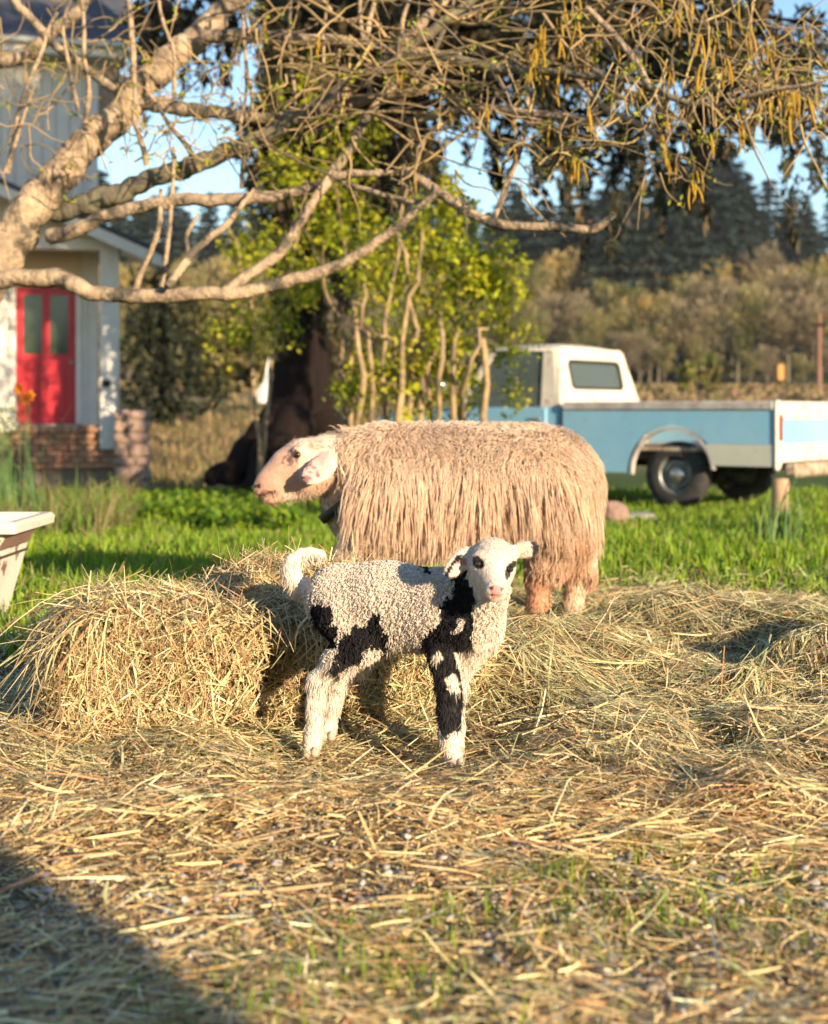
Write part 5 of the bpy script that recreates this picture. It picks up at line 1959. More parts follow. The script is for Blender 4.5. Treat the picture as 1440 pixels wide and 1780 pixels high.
LIMBS = []
A = limb('trunk', [(-330, 1010, 8.2, 62), (-240, 840, 8.2, 54), (-120, 620, 8.2, 46), (-30, 490, 8.2, 40), (30, 400, 8.2, 35), (105, 305, 8.2, 31), (185, 220, 8.2, 27), (265, 135, 8.2, 25), (345, 62, 8.2, 23), (430, -25, 8.2, 20), (500, -110, 8.2, 20)], M_bark, 40, 12, .02)
for nm, pts, mt in (
    ('limb', [(95, 370, 8.3, 20), (170, 350, 8.2, 20), (240, 320, 8.1, 18), (330, 290, 8.0, 17), (440, 245, 7.9, 15), (530, 200, 7.8, 14), (610, 150, 7.7, 13), (700, 90, 7.6, 11), (800, 20, 7.5, 9), (860, -40, 7.5, 8)], M_bark_grey),
    ('limb', [(-90, 520, 7.9, 17), (-20, 492, 7.8, 17), (60, 482, 7.7, 16), (115, 486, 7.65, 17), (170, 512, 7.6, 13), (280, 514, 7.5, 13), (400, 510, 7.4, 12), (480, 495, 7.4, 12), (600, 455, 7.3, 10), (680, 402, 7.2, 8), (760, 338, 7.1, 6)], M_bark),
    ('limb', [(390, 508, 7.4, 10), (480, 440, 7.5, 10), (545, 355, 7.5, 9), (600, 270, 7.6, 9), (650, 190, 7.6, 8), (705, 115, 7.6, 7), (740, 50, 7.6, 6)], M_bark),
    ('limb', [(90, 410, 8.1, 15), (140, 398, 8.0, 13), (200, 370, 7.9, 12), (300, 350, 7.8, 12), (430, 346, 7.7, 11), (540, 330, 7.6, 9), (600, 305, 7.5, 8), (690, 300, 7.4, 6)], M_bark),
    ('limb', [(700, 296, 7.3, 8), (730, 312, 7.2, 9), (790, 350, 7.1, 9), (860, 388, 7.0, 9), (940, 392, 6.9, 8), (1030, 397, 6.8, 8), (1070, 370, 6.8, 6)], M_bark),
    ('limb', [(856, 385, 7.0, 5), (890, 295, 7.0, 5.5), (912, 225, 7.0, 5), (922, 120, 7.0, 4)], M_bark),
    ('limb', [(240, 175, 8.2, 15), (300, 185, 8.1, 13), (380, 196, 8.0, 12), (470, 205, 7.9, 11), (560, 195, 7.8, 10), (650, 172, 7.7, 8), (760, 150, 7.5, 7)], M_bark),
    ('limb', [(350, 70, 8.1, 13), (400, 62, 8.0, 13), (480, 66, 7.9, 12), (580, 70, 7.8, 10), (680, 85, 7.7, 8), (800, 95, 7.5, 6)], M_bark),
    ('limb', [(-30, 115, 8.6, 12), (40, 96, 8.5, 12), (100, 50, 8.4, 12), (160, -10, 8.3, 10)], M_bark),
    ('limb', [(-20, -50, 8.5, 7), (80, 60, 8.4, 8), (150, 118, 8.4, 8), (230, 180, 8.3, 8)], M_bark),
    ('limb', [(560, 190, 7.7, 11), (640, 130, 7.5, 10), (720, 60, 7.3, 9), (800, -30, 7.2, 8)], M_bark),
    ('limb', [(660, 130, 7.5, 10), (760, 100, 7.2, 9), (860, 122, 7.0, 8), (1000, 130, 6.7, 7), (1110, 143, 6.5, 6), (1180, 170, 6.4, 5), (1250, 185, 6.3, 4)], M_bark_grey),
    ('limb', [(1240, 186, 6.3, 4), (1290, 170, 6.2, 4.5), (1350, 155, 6.1, 4), (1440, 138, 6.0, 3)], M_bark),
    ('limb', [(690, 215, 7.4, 8), (780, 192, 7.2, 8), (860, 190, 7.0, 7), (1000, 206, 6.8, 6), (1080, 210, 6.7, 4)], M_bark),
    ('limb', [(600, 320, 7.5, 5), (690, 345, 7.3, 5), (760, 352, 7.2, 4)], M_bark),
    ('limb', [(1020, 10, 6.6, 5), (1070, 60, 6.6, 6), (1120, 130, 6.5, 6), (1160, 210, 6.5, 3)], M_bark),
    ('limb', [(980, 120, 6.8, 5), (1060, 190, 6.7, 5), (1120, 220, 6.6, 5), (1150, 245, 6.6, 3)], M_bark),
    ('limb', [(290, 500, 7.4, 7), (345, 430, 7.5, 7), (395, 390, 7.5, 6), (440, 330, 7.6, 3)], M_bark),
    ('limb', [(330, 440, 7.5, 5), (325, 410, 7.5, 4), (345, 370, 7.5, 3)], M_bark),
):
    LIMBS.append(limb('branch', pts, mt, 26, 8, .012))
# long upright suckers
for (x0, y0, x1, y1, r) in ((150, 210, 135, -30, 5), (135, 190, 120, -30, 4), (232, 130, 222, -40, 6), (440, 200, 425, -30, 4), (515, 190, 508, -30, 4), (300, 170, 262, -30, 4), (560, 190, 575, -30, 4), (650, 180, 628, -40, 5),
                            (235, 500, 280, 330, 6), (285, 498, 300, 260, 5), (420, 330, 430, 110, 4), (10, 300, 100, 20, 5), (5, 300, 60, 150, 4), (700, 100, 716, -20, 5), (610, 160, 660, -30, 6), (345, 300, 250, 150, 5), (715, 150, 800, -30, 5), (255, 290, 230, 110, 6)):
    LIMBS.append(limb('branch', [(x0, y0, 7.9, r), ((x0 + x1) / 2 + rng.normal(0, 10), (y0 + y1) / 2, 7.8, r * .85), (x1, y1, 7.8, r * .6)], M_bark, 14, 6, .02))
# finer branches and twigs, one mass
tw = []
tr = []


def twig(a, b, sag, r0, d0, d1, k=9):
    u = np.linspace(0, 1, k)
    px = a[0] + (b[0] - a[0]) * u + 24 * (vnoise(np.stack([u * 3 + a[0], u * 0 + a[1], u * 0], -1), 1, 3) - .5)
    py = a[1] + (b[1] - a[1]) * u + sag * 4 * u * (1 - u) + 40 * (vnoise(np.stack([u * 3 + a[1], u * 0 + a[0], u * 0], -1), 1, 9) - .5)
    d = d0 + (d1 - d0) * u
    tw.append(np.stack([(px - CXP) * d / FPX, d, CAMH - (py - HYP) * d / FPX], -1))
    tr.append(r0 * (1 - .75 * u) * 7.2 / FPX)


for _ in range(64):
    x0 = rng.uniform(380, 1050)
    y0 = rng.uniform(-60, 230)
    ln = rng.uniform(130, 420)
    x1 = x0 + ln * rng.choice([-.5, 1, 1, 1, .8])
    twig((x0, y0), (x1, y0 + rng.normal(20, 90)), rng.normal(0, 26), rng.uniform(2.2, 4.6), 7.6 - .0015 * (x0 - 500), 7.4 - .0015 * (x1 - 500))
for _ in range(420):
    x0 = rng.uniform(-20, 1460)
    y0 = rng.uniform(-40, 330) * (1 if x0 > 450 else .9)
    if x0 > 1200 and y0 > 230:
        y0 *= .5
    a = rng.normal(0.5, 1.3)
    ln = rng.uniform(40, 170)
    d0 = 8.0 - .0012 * x0 + rng.normal(0, .3)
    twig((x0, y0), (x0 + ln * math.cos(a), y0 + ln * math.sin(a) * .9), rng.normal(0, 22), rng.uniform(1.2, 2.4), d0, d0 + rng.normal(0, .15))
for _ in range(70):       # drooping hair-fine twigs at the right
    x0 = rng.uniform(1060, 1450)
    y0 = rng.uniform(-20, 190)
    twig((x0, y0), (x0 + rng.normal(30, 60), y0 + rng.uniform(30, 140)), rng.normal(0, 18), rng.uniform(1.0, 1.8), 6.2, 6.1)
P, rr = np.array(tw), np.array(tr)
V, Q = tubes(P, rr, 4)
tc_ = np.array([[.36, .25, .13], [.26, .19, .10], [.38, .28, .12], [.17, .13, .09]])[rng.choice(4, len(P))]
make('twig', V, Q, None, M_twig, hazel, rep(tc_, len(P), 9 * 4), kind='stuff')

# catkins
M_catkin = mat_col('catkin_yellow', (.42, .25, .015), (.32, .19, .02), rough=.8, scale=150, bump=.6, bscale=400, c3=(.36, .34, .05), scale3=90)
cat_src = []
for v in range(5):
    Ln = (.11, .14, .095, .16, .12)[v]
    bend = rng.normal(0, .006, 2)
    k = 8
    u = np.linspace(0, 1, k)
    P = np.stack([bend[0] * np.sin(u * 3), bend[1] * np.sin(u * 2.4), -Ln * u], -1)
    rad = .0058 * np.array([.35, .8, 1, 1, 1, .95, .8, .25])
    sh = Shape()
    sh.tube(P, rad, 6)
    cat_src.append(sh)
catkins = []
ALLT = np.array(tw)
cnt = 0
tries = 0
while cnt < 215 and tries < 6000:
    tries += 1
    i, j = int(rng.integers(len(ALLT))), int(rng.integers(2, 9))
    p = ALLT[i, j]
    px, py = proj(p)
    wgt = .12 + .95 * smooth01(px, 780, 1000) * (1 - smooth01(py, 230, 330))
    if py < -20 or py > 340 or px < 380 or px > 1450 or rng.random() > wgt * (.3 + 1.4 * (fbm(np.array([px, py, 0.0]), .012, 2, 5) > .5)):
        continue
    for q in range(int(rng.integers(1, 4))):
        v = int(rng.integers(5))
        if cnt < 5:
            v = cnt
            o = cat_src[v].build('catkin', M_catkin, hazel, smooth=True)
            catkins.append(o)
        else:
            o = catkins[v].copy()
            link(o, hazel)
        o.location = Vector(p - root_loc(hazel)) + Vector((rng.normal(0, .012), rng.normal(0, .012), 0))
        o.rotation_euler = (rng.normal(0, .15), rng.normal(0, .15), rng.random() * 6.28)
        s_ = rng.uniform(.65, 1.05)
        o.scale = (s_ * rng.uniform(.8, 1.3), s_ * rng.uniform(.8, 1.3), s_)
        cnt += 1
# first green buds
bp = clump_points(np.array([ALLT[int(rng.integers(len(ALLT))), 5] for _ in range(420)]), 4, .04)
V, Q = leaf_quads(bp, .03)
make('bud', V, Q, None, M_leaf, hazel, rep(np.array([[.26, .30, .03], [.34, .33, .04]])[rng.choice(2, len(bp))], len(bp), 4), kind='stuff')

# ------------------------------------------------------------------ the dark weeping cedar
cx0, cd = W(528, 0, 18.0)[0], 18.0
cz0 = float(gheight(cx0, cd)) - .05
cedar = thing('cedar_tree', 'huge dark cedar with flared trunk and drooping sprays', 'tree', (cx0, cd, cz0))
zz = np.array([0, .12, .3, .6, 1.0, 1.6, 2.6, 4.5, 7.0, 10, 14])
rb = np.array([1.15, .92, .72, .54, .43, .37, .34, .31, .27, .2, .1])
na = 26
V, Q = [], []
for i, (z, r) in enumerate(zip(zz, rb)):
    for j in range(na):
        a = 2 * math.pi * j / na
        fl = 1 + .28 * math.exp(-z * 1.6) * (math.cos(5 * a + .6) * .8 + math.cos(3 * a)) + .05 * math.sin(9 * a)
        V.append((r * fl * math.cos(a) - .02 * z, r * fl * math.sin(a), z))
for i in range(len(zz) - 1):
    for j in range(na):
        Q.append((i * na + j, i * na + (j + 1) % na, (i + 1) * na + (j + 1) % na, (i + 1) * na + j))
make('trunk', V, Q, None, M_cedar, cedar, local=True)
for (pts) in ([(505, 735, 17.7, 44), (455, 775, 17.4, 34), (405, 815, 17.1, 26), (370, 840, 16.9, 10)], [(520, 740, 17.5, 40), (480, 800, 17.0, 36), (455, 850, 16.7, 26)], [(560, 740, 17.7, 34), (600, 800, 17.3, 24), (640, 850, 17.0, 14)]):
    limb('root', pts, M_cedar, 14, 9, .08, cedar)
BOUGHS = [(230, 60, 16), (310, 60, 16.5), (470, 60, 15.5), (455, 190, 17), (540, 120, 16), (600, 60, 15.5), (640, 250, 17), (700, 140, 16), (690, 30, 15), (750, 260, 16.5), (780, 90, 15.5),
          (830, 30, 15), (900, 60, 15.5), (1040, 60, 15), (1075, 230, 16), (1085, 300, 15.5), (1120, 40, 15), (1180, 270, 16), (1260, 60, 15), (1345, 150, 15), (1345, 250, 15), (1330, 60, 14.5), (1290, 30, 14.5), (1400, 40, 14.5), (1290, 20, 12.0), (1370, 70, 11.5), (1430, 40, 11.0), (1450, 150, 11.0), (1340, 10, 11.5), (1400, 130, 11.2),
          (1450, 60, 14.5), (1490, 170, 14.5), (580, 230, 19), (880, 160, 19), (520, 20, 19), (1000, 20, 18), (740, 10, 18), (640, 10, 17), (560, 330, 17), (480, 300, 17), (520, 420, 17.2), (585, 450, 17), (490, 470, 17), (545, 240, 17), (610, 350, 17), (690, 330, 18), (720, 220, 18), (600, 150, 18)]
sp_P, sp_c = [], []
bV_, bQ_, off = [], [], 0
for (px, py, d) in BOUGHS:
    end = W(px, py, d)
    st_ = np.array([cx0 - .02 * 8, cd, max(end[2] + rng.uniform(.6, 2.0), 3.4)])
    mid = (st_ + end) / 2 + np.array([0, 0, rng.uniform(.2, .7)])
    B = resample([st_, mid * .55 + st_ * .45 + [0, 0, .2], mid * .6 + end * .4, end], 14)
    P1, Q1 = tubes(B[None], np.linspace(.055, .012, 14)[None], 6)
    bV_.append(P1)
    bQ_.append(Q1 + off)
    off += len(P1)
    ns = 20 if px < 1000 else 11
    for q in range(ns):
        u = rng.uniform(.25, 1.0) ** .7
        p = B[min(13, int(u * 13.99))] + rng.normal(0, .14, 3)
        Ls = rng.uniform(.35, 1.15) * (1.15 if rng.random() < .2 else .85)
        k = 22
        s_ = np.linspace(0, 1, k)
        sway = rng.normal(0, .10, 2)
        strand = p[None] + np.stack([sway[0] * s_ + .03 * np.sin(s_ * 9 + q), sway[1] * s_, -Ls * s_], -1)
        reps = 4
        pts = np.repeat(strand, reps, 0) + rng.normal(0, .045, (k * reps, 3)) * np.repeat(.4 + 1.1 * np.sin(np.pi * np.clip(s_ * .85 + .12, 0, 1)), reps)[:, None]
        sp_P.append(pts)
make('bough', np.vstack(bV_), np.vstack(bQ_), None, M_cedar, cedar, kind='stuff')
C = np.vstack(sp_P)
V, Q = leaf_quads(C, .12 * np.exp(rng.normal(0, .3, len(C))), asp=.34, droop=1.6)
pal = np.array([[.030, .036, .020], [.045, .048, .022], [.022, .028, .020], [.12, .085, .035], [.075, .055, .03]])
make('spray', V, Q, None, M_needle, cedar, rep(pal[rng.choice(5, len(C), p=[.22, .24, .18, .18, .18])], len(C), 4), kind='stuff')

# ------------------------------------------------------------------ shrubs and small trees
def shrub(name, label, px, d, stems, crown, leaf, pal, cat='shrub', wood=M_shrubwood, per=14, wr=.035, leaf_mat=None):
    """stems: list of px curves; crown: (px, py, rx, ry, depth, count) lobes"""
    bx, bz = W(px, 0, d)[0], None
    root = thing(name, label, cat, (bx, d, float(gheight(bx, d))))
    for pts in stems:
        limb('stem', [(a, b, c, r * .72 * rng.uniform(.75, 1.15)) for a, b, c, r in pts], wood, 16, 7, .07, root)
    C = []
    for (cx, cy, rx, ry, dep, cnt) in crown:
        q = nrm(rng.normal(size=(cnt, 3))) * (rng.random((cnt, 1)) ** .45)
        c0 = W(cx, cy, d)
        C.append(c0 + q * np.array([rx * d / FPX, dep, ry * d / FPX]))
    C = np.vstack(C)
    pts = clump_points(C, per, .13 * (.6 + .8 * rng.random(len(C))))
    V, Q = leaf_quads(pts, leaf * np.exp(rng.normal(0, .3, len(pts))), asp=.6)
    tone = np.repeat(rng.random(len(C)), per)
    pal = np.array(pal)
    c = pal[np.clip((tone * len(pal) + rng.normal(0, .5, len(pts))).astype(int), 0, len(pal) - 1)] * (.8 + .4 * rng.random((len(pts), 1)))
    make('foliage', V, Q, None, leaf_mat or M_leaf, root, rep(c, len(pts), 4), kind='stuff')
    return root


YG = [[.20, .25, .012], [.30, .34, .015], [.42, .42, .02], [.50, .46, .03], [.14, .20, .012]]
G = lambda px, d: HYP + (CAMH - float(gheight(W(px, 0, d)[0], d))) * FPX / d     # pixel row of the ground there
sd = 13.3
gy_ = G(720, sd)
stems = []
for (x0, x1, x2, ytop, r) in ((600, 590, 560, 420, 8), (640, 628, 575, 300, 8), (660, 668, 700, 330, 9), (690, 700, 735, 400, 9), (700, 720, 690, 340, 8), (730, 765, 800, 380, 9), (760, 790, 780, 450, 7), (790, 815, 870, 520, 8),
                              (830, 842, 825, 590, 10), (650, 640, 615, 520, 7), (715, 735, 760, 480, 10), (740, 745, 850, 600, 6), (620, 610, 640, 480, 7), (670, 690, 640, 560, 6), (770, 770, 740, 560, 8)):
    stems.append([(x0, gy_ + 4, sd, r), ((x0 + x1) / 2 + rng.normal(0, 8), (gy_ * .6 + 600 * .4), sd + rng.normal(0, .15), r), (x1, 610 + rng.normal(0, 15), sd + rng.normal(0, .3), r * .8), ((x1 + x2) / 2, (610 + ytop) / 2, sd + rng.normal(0, .3), r * .6), (x2, ytop, sd + rng.normal(0, .4), r * .3)])
shrub('leafing_shrub', 'many-stemmed shrub in fresh yellow-green leaf in front of the pickup cab', 720, sd, stems,
      [(760, 430, 95, 70, .5, 80), (820, 520, 90, 60, .5, 76), (700, 520, 90, 90, .5, 62), (860, 470, 60, 55, .4, 60), (640, 440, 70, 90, .5, 60), (760, 620, 90, 60, .45, 65), (680, 640, 90, 60, .4, 50), (620, 670, 40, 40, .4, 22), (720, 700, 60, 35, .4, 26), (810, 690, 40, 40, .4, 22), (780, 350, 60, 50, .4, 40), (895, 600, 40, 55, .3, 15), (880, 690, 30, 30, .3, 8)], .055, YG)
sd = 15.0
gy_ = G(520, sd)
shrub('leafing_shrub', 'loose pale green sapling with sparse leaves left of the dark cedar trunk', 470, sd,
      [[(455, gy_, sd, 5), (470, 640, sd, 5), (500, 480, sd, 4), (560, 300, sd, 2)], [(460, gy_, sd, 5), (440, 620, sd, 4), (430, 480, sd, 3), (400, 380, sd, 2)], [(640, G(640, sd), sd, 6), (600, 600, sd, 5), (560, 470, sd, 4), (500, 330, sd, 2)]],
      [(440, 440, 65, 70, .6, 70), (520, 300, 75, 80, .6, 55), (590, 370, 70, 90, .6, 70), (530, 480, 60, 60, .5, 60), (540, 180, 60, 90, .6, 34), (470, 560, 60, 70, .5, 40), (620, 250, 50, 60, .5, 30), (400, 580, 45, 60, .5, 26)], .05, YG)
DG = [[.012, .020, .012], [.02, .028, .014], [.03, .036, .016], [.016, .022, .016]]
sd = 33.0
shrub('dark_conifer', 'dense dark evergreen shrub behind the porch post', 290, sd,
      [[(290, G(290, sd), sd, 12), (288, 650, sd, 11), (285, 500, sd, 8), (280, 380, sd, 3)]],
      [(270, 600, 70, 85, .7, 150), (310, 660, 80, 55, .7, 110), (275, 500, 60, 70, .6, 90), (250, 690, 50, 40, .5, 40), (300, 560, 60, 60, .6, 60), (360, 690, 40, 25, .4, 20), (290, 715, 70, 25, .5, 50)], .10, DG, cat='evergreen', wood=M_cedar, per=16, leaf_mat=M_needle)
OL = [[.16, .14, .05], [.22, .18, .075], [.12, .125, .035], [.26, .20, .10], [.10, .12, .03]]
sd = 34.0
for (px, py, s_, lab) in ((365, 600, 1.0, 'olive bush with a pale crown standing behind the dark evergreen'), (440, 590, .9, 'olive bush growing left of the cedar trunk beyond the white sheet'), (600, 640, .9, 'low olive bush growing behind the shrub stems right of the cedar trunk')):
    shrub('olive_bush', lab, px, sd, [[(px, G(px, sd), sd, 5), (px + 4, py + 40, sd, 4), (px - 6, py - 60, sd, 2)]],
          [(px, py, 55 * s_, 75 * s_, .9, 90), (px + 25, py + 50, 50 * s_, 45 * s_, .8, 50), (px - 25, py - 50, 40 * s_, 40 * s_, .8, 40)], .13, OL, per=14)
# bright leafy ground cover in front of the porch and cedar
n = 1500
y = rng.uniform(10.5, 17.0, n)
x = ((100 + 420 * rng.random(n)) - CXP) / FPX * y
ok = fbm(np.stack([x, y, 0 * x], -1), .9, 2, 61) > .42
x, y = x[ok], y[ok]
C = np.stack([x, y, gheight(x, y) + .05], -1)
pts = clump_points(C, 14, .13)
pts[:, 2] = np.maximum(pts[:, 2], gheight(pts[:, 0], pts[:, 1]) + .01)
V, Q = leaf_quads(pts, .075, up=1.5, asp=.7)
BR = np.array([[.10, .20, .012], [.15, .25, .015], [.22, .30, .02], [.07, .14, .015]])
tag(make('ground_cover', V, Q, None, M_leaf, None, rep(BR[rng.choice(4, len(pts))] * (.8 + .4 * rng.random((len(pts), 1))), len(pts), 4), kind='stuff'), 'bright leafy ground cover between the porch and the cedar', 'ground cover')

n = 9000
y = rng.uniform(19, 42, n)
x = (rng.uniform(180, 760, n) - CXP) / FPX * y
V, Q, c = blades(x, y, np.full(n, .16), .022, .6, np.array([[.30, .22, .10], [.36, .26, .13], [.24, .19, .08], [.18, .20, .06], [.40, .25, .15]]))
tag(make('dry_grass', V, Q, None, M_grass, None, c, kind='stuff'), 'dry tan grass on the bank between the porch and the cedar', 'dry grass')

# pale sheet hung beside the cedar
sp = W(467, 650, 26)
sheet = thing('white_sheet', 'pale white cloth hanging upright beside the dark cedar trunk', 'cloth', (sp[0], 26, float(gheight(sp[0], 26))))
P_ = []
zt, zb = W(0, 606, 26)[2] - sheet.location.z, W(0, 700, 26)[2] - sheet.location.z
V, Q = [], []
for i in range(10):
    for j in range(8):
        u, v = j / 7 - .5, i / 9
        V.append((u * (.22 + .26 * v) * (1 + .25 * math.sin(v * 9)) + .13 * (1 - v) + .03 * math.sin(v * 7), .05 * math.sin(u * 14 + v * 2), zt + (zb - zt) * v - .15 * (abs(u) * 2) ** 2 * (1 - v)))
for i in range(9):
    for j in range(7):
        a = i * 8 + j
        Q.append((a, a + 1, a + 9, a + 8))
make('cloth', V, Q, None, mat_col('sheet_white', (.56, .57, .58), (.46, .48, .50), rough=.8), sheet, local=True)
Shape().tube([(.02, .06, 0), (.03, .06, zt * .5), (.04, .06, zt + .03)], .02, 6).build('post', M_cedar, sheet)

# ------------------------------------------------------------------ the wooded hill
def conifer_mesh(seed, H=1.0, dens=1500):
    r2 = np.random.default_rng(seed)
    n = dens
    t = r2.random(n) ** .8
    tier = np.floor(t * 17) / 17 + r2.random(n) * .03
    z = .06 + .94 * tier
    rad = (.17 * (1 - tier) ** .8 + .008) * (.55 + .6 * np.sin(tier * 40 + seed) ** 2) * (.25 + .85 * r2.random(n) ** .5)
    a = r2.random(n) * 6.283
    lob = 1 + .3 * np.sin(3 * a + seed + tier * 9)
    C = np.stack([rad * lob * np.cos(a), rad * lob * np.sin(a), z - rad * .35], -1)
    D = nrm(np.stack([np.cos(a), np.sin(a), -.55 + .2 * r2.normal(size=n)], -1))
    S = nrm(np.cross(D, r2.normal(size=(n, 3)) * .4 + [0, 0, 1]))
    L = (.034 + .03 * (1 - tier)) * (.7 + .6 * r2.random(n))
    w = L * .45
    V = np.stack([C - D * L[:, None] * .5, C + S * w[:, None] * .5, C + D * L[:, None] * .5 - [0, 0, .006], C - S * w[:, None] * .5], 1).reshape(-1, 3)
    pal = np.array([[.022, .040, .034], [.030, .050, .036], [.040, .056, .036], [.018, .032, .030]])
    c = pal[r2.choice(4, n)] * (.75 + .5 * r2.random((n, 1)))
    return mesh_data('conifer_crown', V, np.arange(n * 4).reshape(n, 4), None, M_needle, np.repeat(c, 4, 0), False)


def decid_mesh(seed, pal, dens=2600):
    r2 = np.random.default_rng(seed)
    nl = 26
    cen = nrm(r2.normal(size=(nl, 3))) * (r2.random((nl, 1)) ** .4) * np.array([.30, .30, .30]) + [0, 0, .64]
    per = dens // nl
    q = nrm(r2.normal(size=(nl, per, 3))) * r2.random((nl, per, 1)) ** .5 * (.07 + .08 * r2.random((nl, 1, 1)))
    C = (cen[:, None] + q).reshape(-1, 3)
    n = len(C)
    D = nrm(nrm(C - [0, 0, .45]) + r2.normal(size=(n, 3)) * .5 + [0, 0, .35])
    S = nrm(np.cross(D, r2.normal(size=(n, 3))))
    L = .055 * (.6 + .8 * r2.random(n))
    w = L * .20
    V = np.stack([C - D * L[:, None] * .5, C + S * w[:, None] * .5, C + D * L[:, None] * .5, C - S * w[:, None] * .5], 1).reshape(-1, 3)
    pal = np.array(pal)
    tone = np.repeat(r2.random(nl), per)
    c = pal[np.clip((tone * len(pal)).astype(int), 0, len(pal) - 1)] * (.8 + .4 * r2.random((n, 1)))
    crown = mesh_data('bare_crown', V, np.arange(n * 4).reshape(n, 4), None, M_leaf, np.repeat(c, 4, 0), False)
    # trunk with forking limbs
    Ps = [resample([(0, 0, 0), (.008, 0, .25), (0, .01, .55), (.01, 0, .85)], 8)]
    Rs = [np.linspace(.018, .003, 8)]
    for i in range(0, nl, 2):
        z0 = .2 + .3 * r2.random()
        Ps.append(resample([(0, 0, z0), cen[i] * .5 + np.array([0, 0, z0]) * .5 + [0, 0, -.02], cen[i]], 8))
        Rs.append(np.linspace(.008, .002, 8))
    V, Q = tubes(np.array(Ps), np.array(Rs), 5)
    trunk = mesh_data('bare_trunk', V, Q, None, M_bark_grey)
    return crown, trunk


con = [conifer_mesh(s_) for s_ in (1, 2, 3, 4)]
sh = Shape()
sh.tube([(0, 0, 0), (0, 0, .5), (0, 0, .97)], [.02, .012, .003], 6)
Vt, Qt, Tt = sh.get()
con_trunk = mesh_data('conifer_trunk', Vt, Qt, Tt, M_cedar)
GOLD = [[.36, .27, .09], [.30, .24, .09], [.42, .33, .14], [.24, .20, .08], [.44, .31, .12]]
OLV = [[.19, .19, .07], [.25, .22, .085], [.15, .155, .06], [.29, .25, .11]]
GRY = [[.22, .18, .12], [.26, .21, .14], [.17, .14, .095], [.30, .24, .15]]
dec = [decid_mesh(s_, p) for s_, p in ((11, GOLD), (12, OLV), (13, GRY), (14, OLV), (15, GOLD))]


def far_tree(name, label, cat, group, crown, trunk, x, y, h, wid):
    o = thing(name, label, cat, (x, y, float(gheight(x, y)) - .2), rng.random() * 6.28, group)
    for nm, me in (('crown', crown), ('trunk', trunk)):
        p = bpy.data.objects.new(nm, me)
        link(p, o)
        p.scale = (h * wid, h * wid, h)
    return o


for row, (y0, y1, num, h0, h1) in enumerate(((176, 205, 26, 15, 22), (210, 250, 38, 17, 25), (255, 300, 44, 17, 27))):
    for i in range(num):
        y = rng.uniform(y0, y1)
        px = -60 + 1560 * (i + rng.uniform(.1, .9)) / num
        x = (px - CXP) * y / FPX
        hs = 1.0 + .18 * math.sin(px * .011 + 1.0)
        far_tree('conifer', 'tall dark conifer standing in the wood on the far hill', 'conifer', 'conifers on the far hill', con[int(rng.integers(4))], con_trunk, x, y, rng.uniform(h0, h1) * hs, rng.uniform(1.25, 1.9))
for row, (y0, y1, num, h0, h1, kinds) in enumerate(((131, 135, 34, 3.5, 6, (1, 2, 3)), (136, 142, 24, 8, 11, (1, 2, 3)), (146, 156, 26, 10, 14, (0, 1, 2, 3, 4)), (160, 172, 24, 11, 15, (0, 2, 4, 1)))):
    for i in range(num):
        y = rng.uniform(y0, y1)
        px = -40 + 1540 * (i + rng.uniform(.1, .9)) / num
        x = (px - CXP) * y / FPX
        kd = kinds[int(rng.integers(len(kinds)))]
        far_tree('bare_tree', ('golden', 'olive green', 'greyish tan', 'olive green', 'golden')[kd] + ' thin-crowned spring tree at the foot of the far hill', 'tree', ('golden', 'olive', 'greyish', 'olive', 'golden')[kd] + ' spring trees at the foot of the far hill', dec[kd][0], dec[kd][1], x, y, rng.uniform(h0, h1), rng.uniform(.9, 1.25))
for px, yy, ty in ((868, 168, 345), (905, 172, 320), (945, 166, 335), (990, 170, 350), (1062, 160, 320), (1098, 164, 300), (1135, 158, 318), (1172, 166, 305), (1215, 160, 330), (1250, 170, 300), (1290, 175, 310)):
    x = (px - CXP) * yy / FPX
    far_tree('conifer', 'dark bluish conifer standing out among the tan trees below the hill wood', 'conifer', 'conifers among the tan trees', con[int(rng.integers(4))], con_trunk, x, yy, CAMH + (HYP - ty) * yy / FPX - float(gheight(x, yy)), rng.uniform(1.1, 1.4))
# the wood goes on to either side of the view as one mass
WV, WQ, WC, off = [], [], [], 0
for side in (-1, 1):
    for i in range(30):
        far_ = i % 2
        me = con[int(rng.integers(4))] if far_ else dec[int(rng.integers(5))][0]
        nv = len(me.vertices)
        v = np.empty(nv * 3, np.float32)
        me.vertices.foreach_get('co', v)
        c = np.empty(nv * 4, np.float32)
        me.attributes['tint'].data.foreach_get('color', c)
        v, c = v.reshape(-1, 4, 3)[::2], c.reshape(-1, 4, 4)[::2, :, :3]
        yy = rng.uniform(190, 270) if far_ else rng.uniform(136, 170)
        px = (-75 - i * 26) if side < 0 else (1515 + i * 26)
        x = (px - CXP) * yy / FPX
        h = rng.uniform(17, 25) if far_ else rng.uniform(9, 14)
        mid = v.mean(1, keepdims=True)
        v = mid + (v - mid) * 1.35
        v = v * [h * 1.1, h * 1.1, h] + [x, yy, float(gheight(x, yy)) - .3]
        WV.append(v.reshape(-1, 3))
        WC.append(c.reshape(-1, 3))
        WQ.append(np.arange(len(v) * 4).reshape(-1, 4) + off)
        off += len(v) * 4
tag(make('far_woods', np.vstack(WV), np.vstack(WQ), None, M_needle, None, np.vstack(WC), smooth=False, kind='stuff'), 'far wooded slope going on beyond both sides of the view', 'woods')
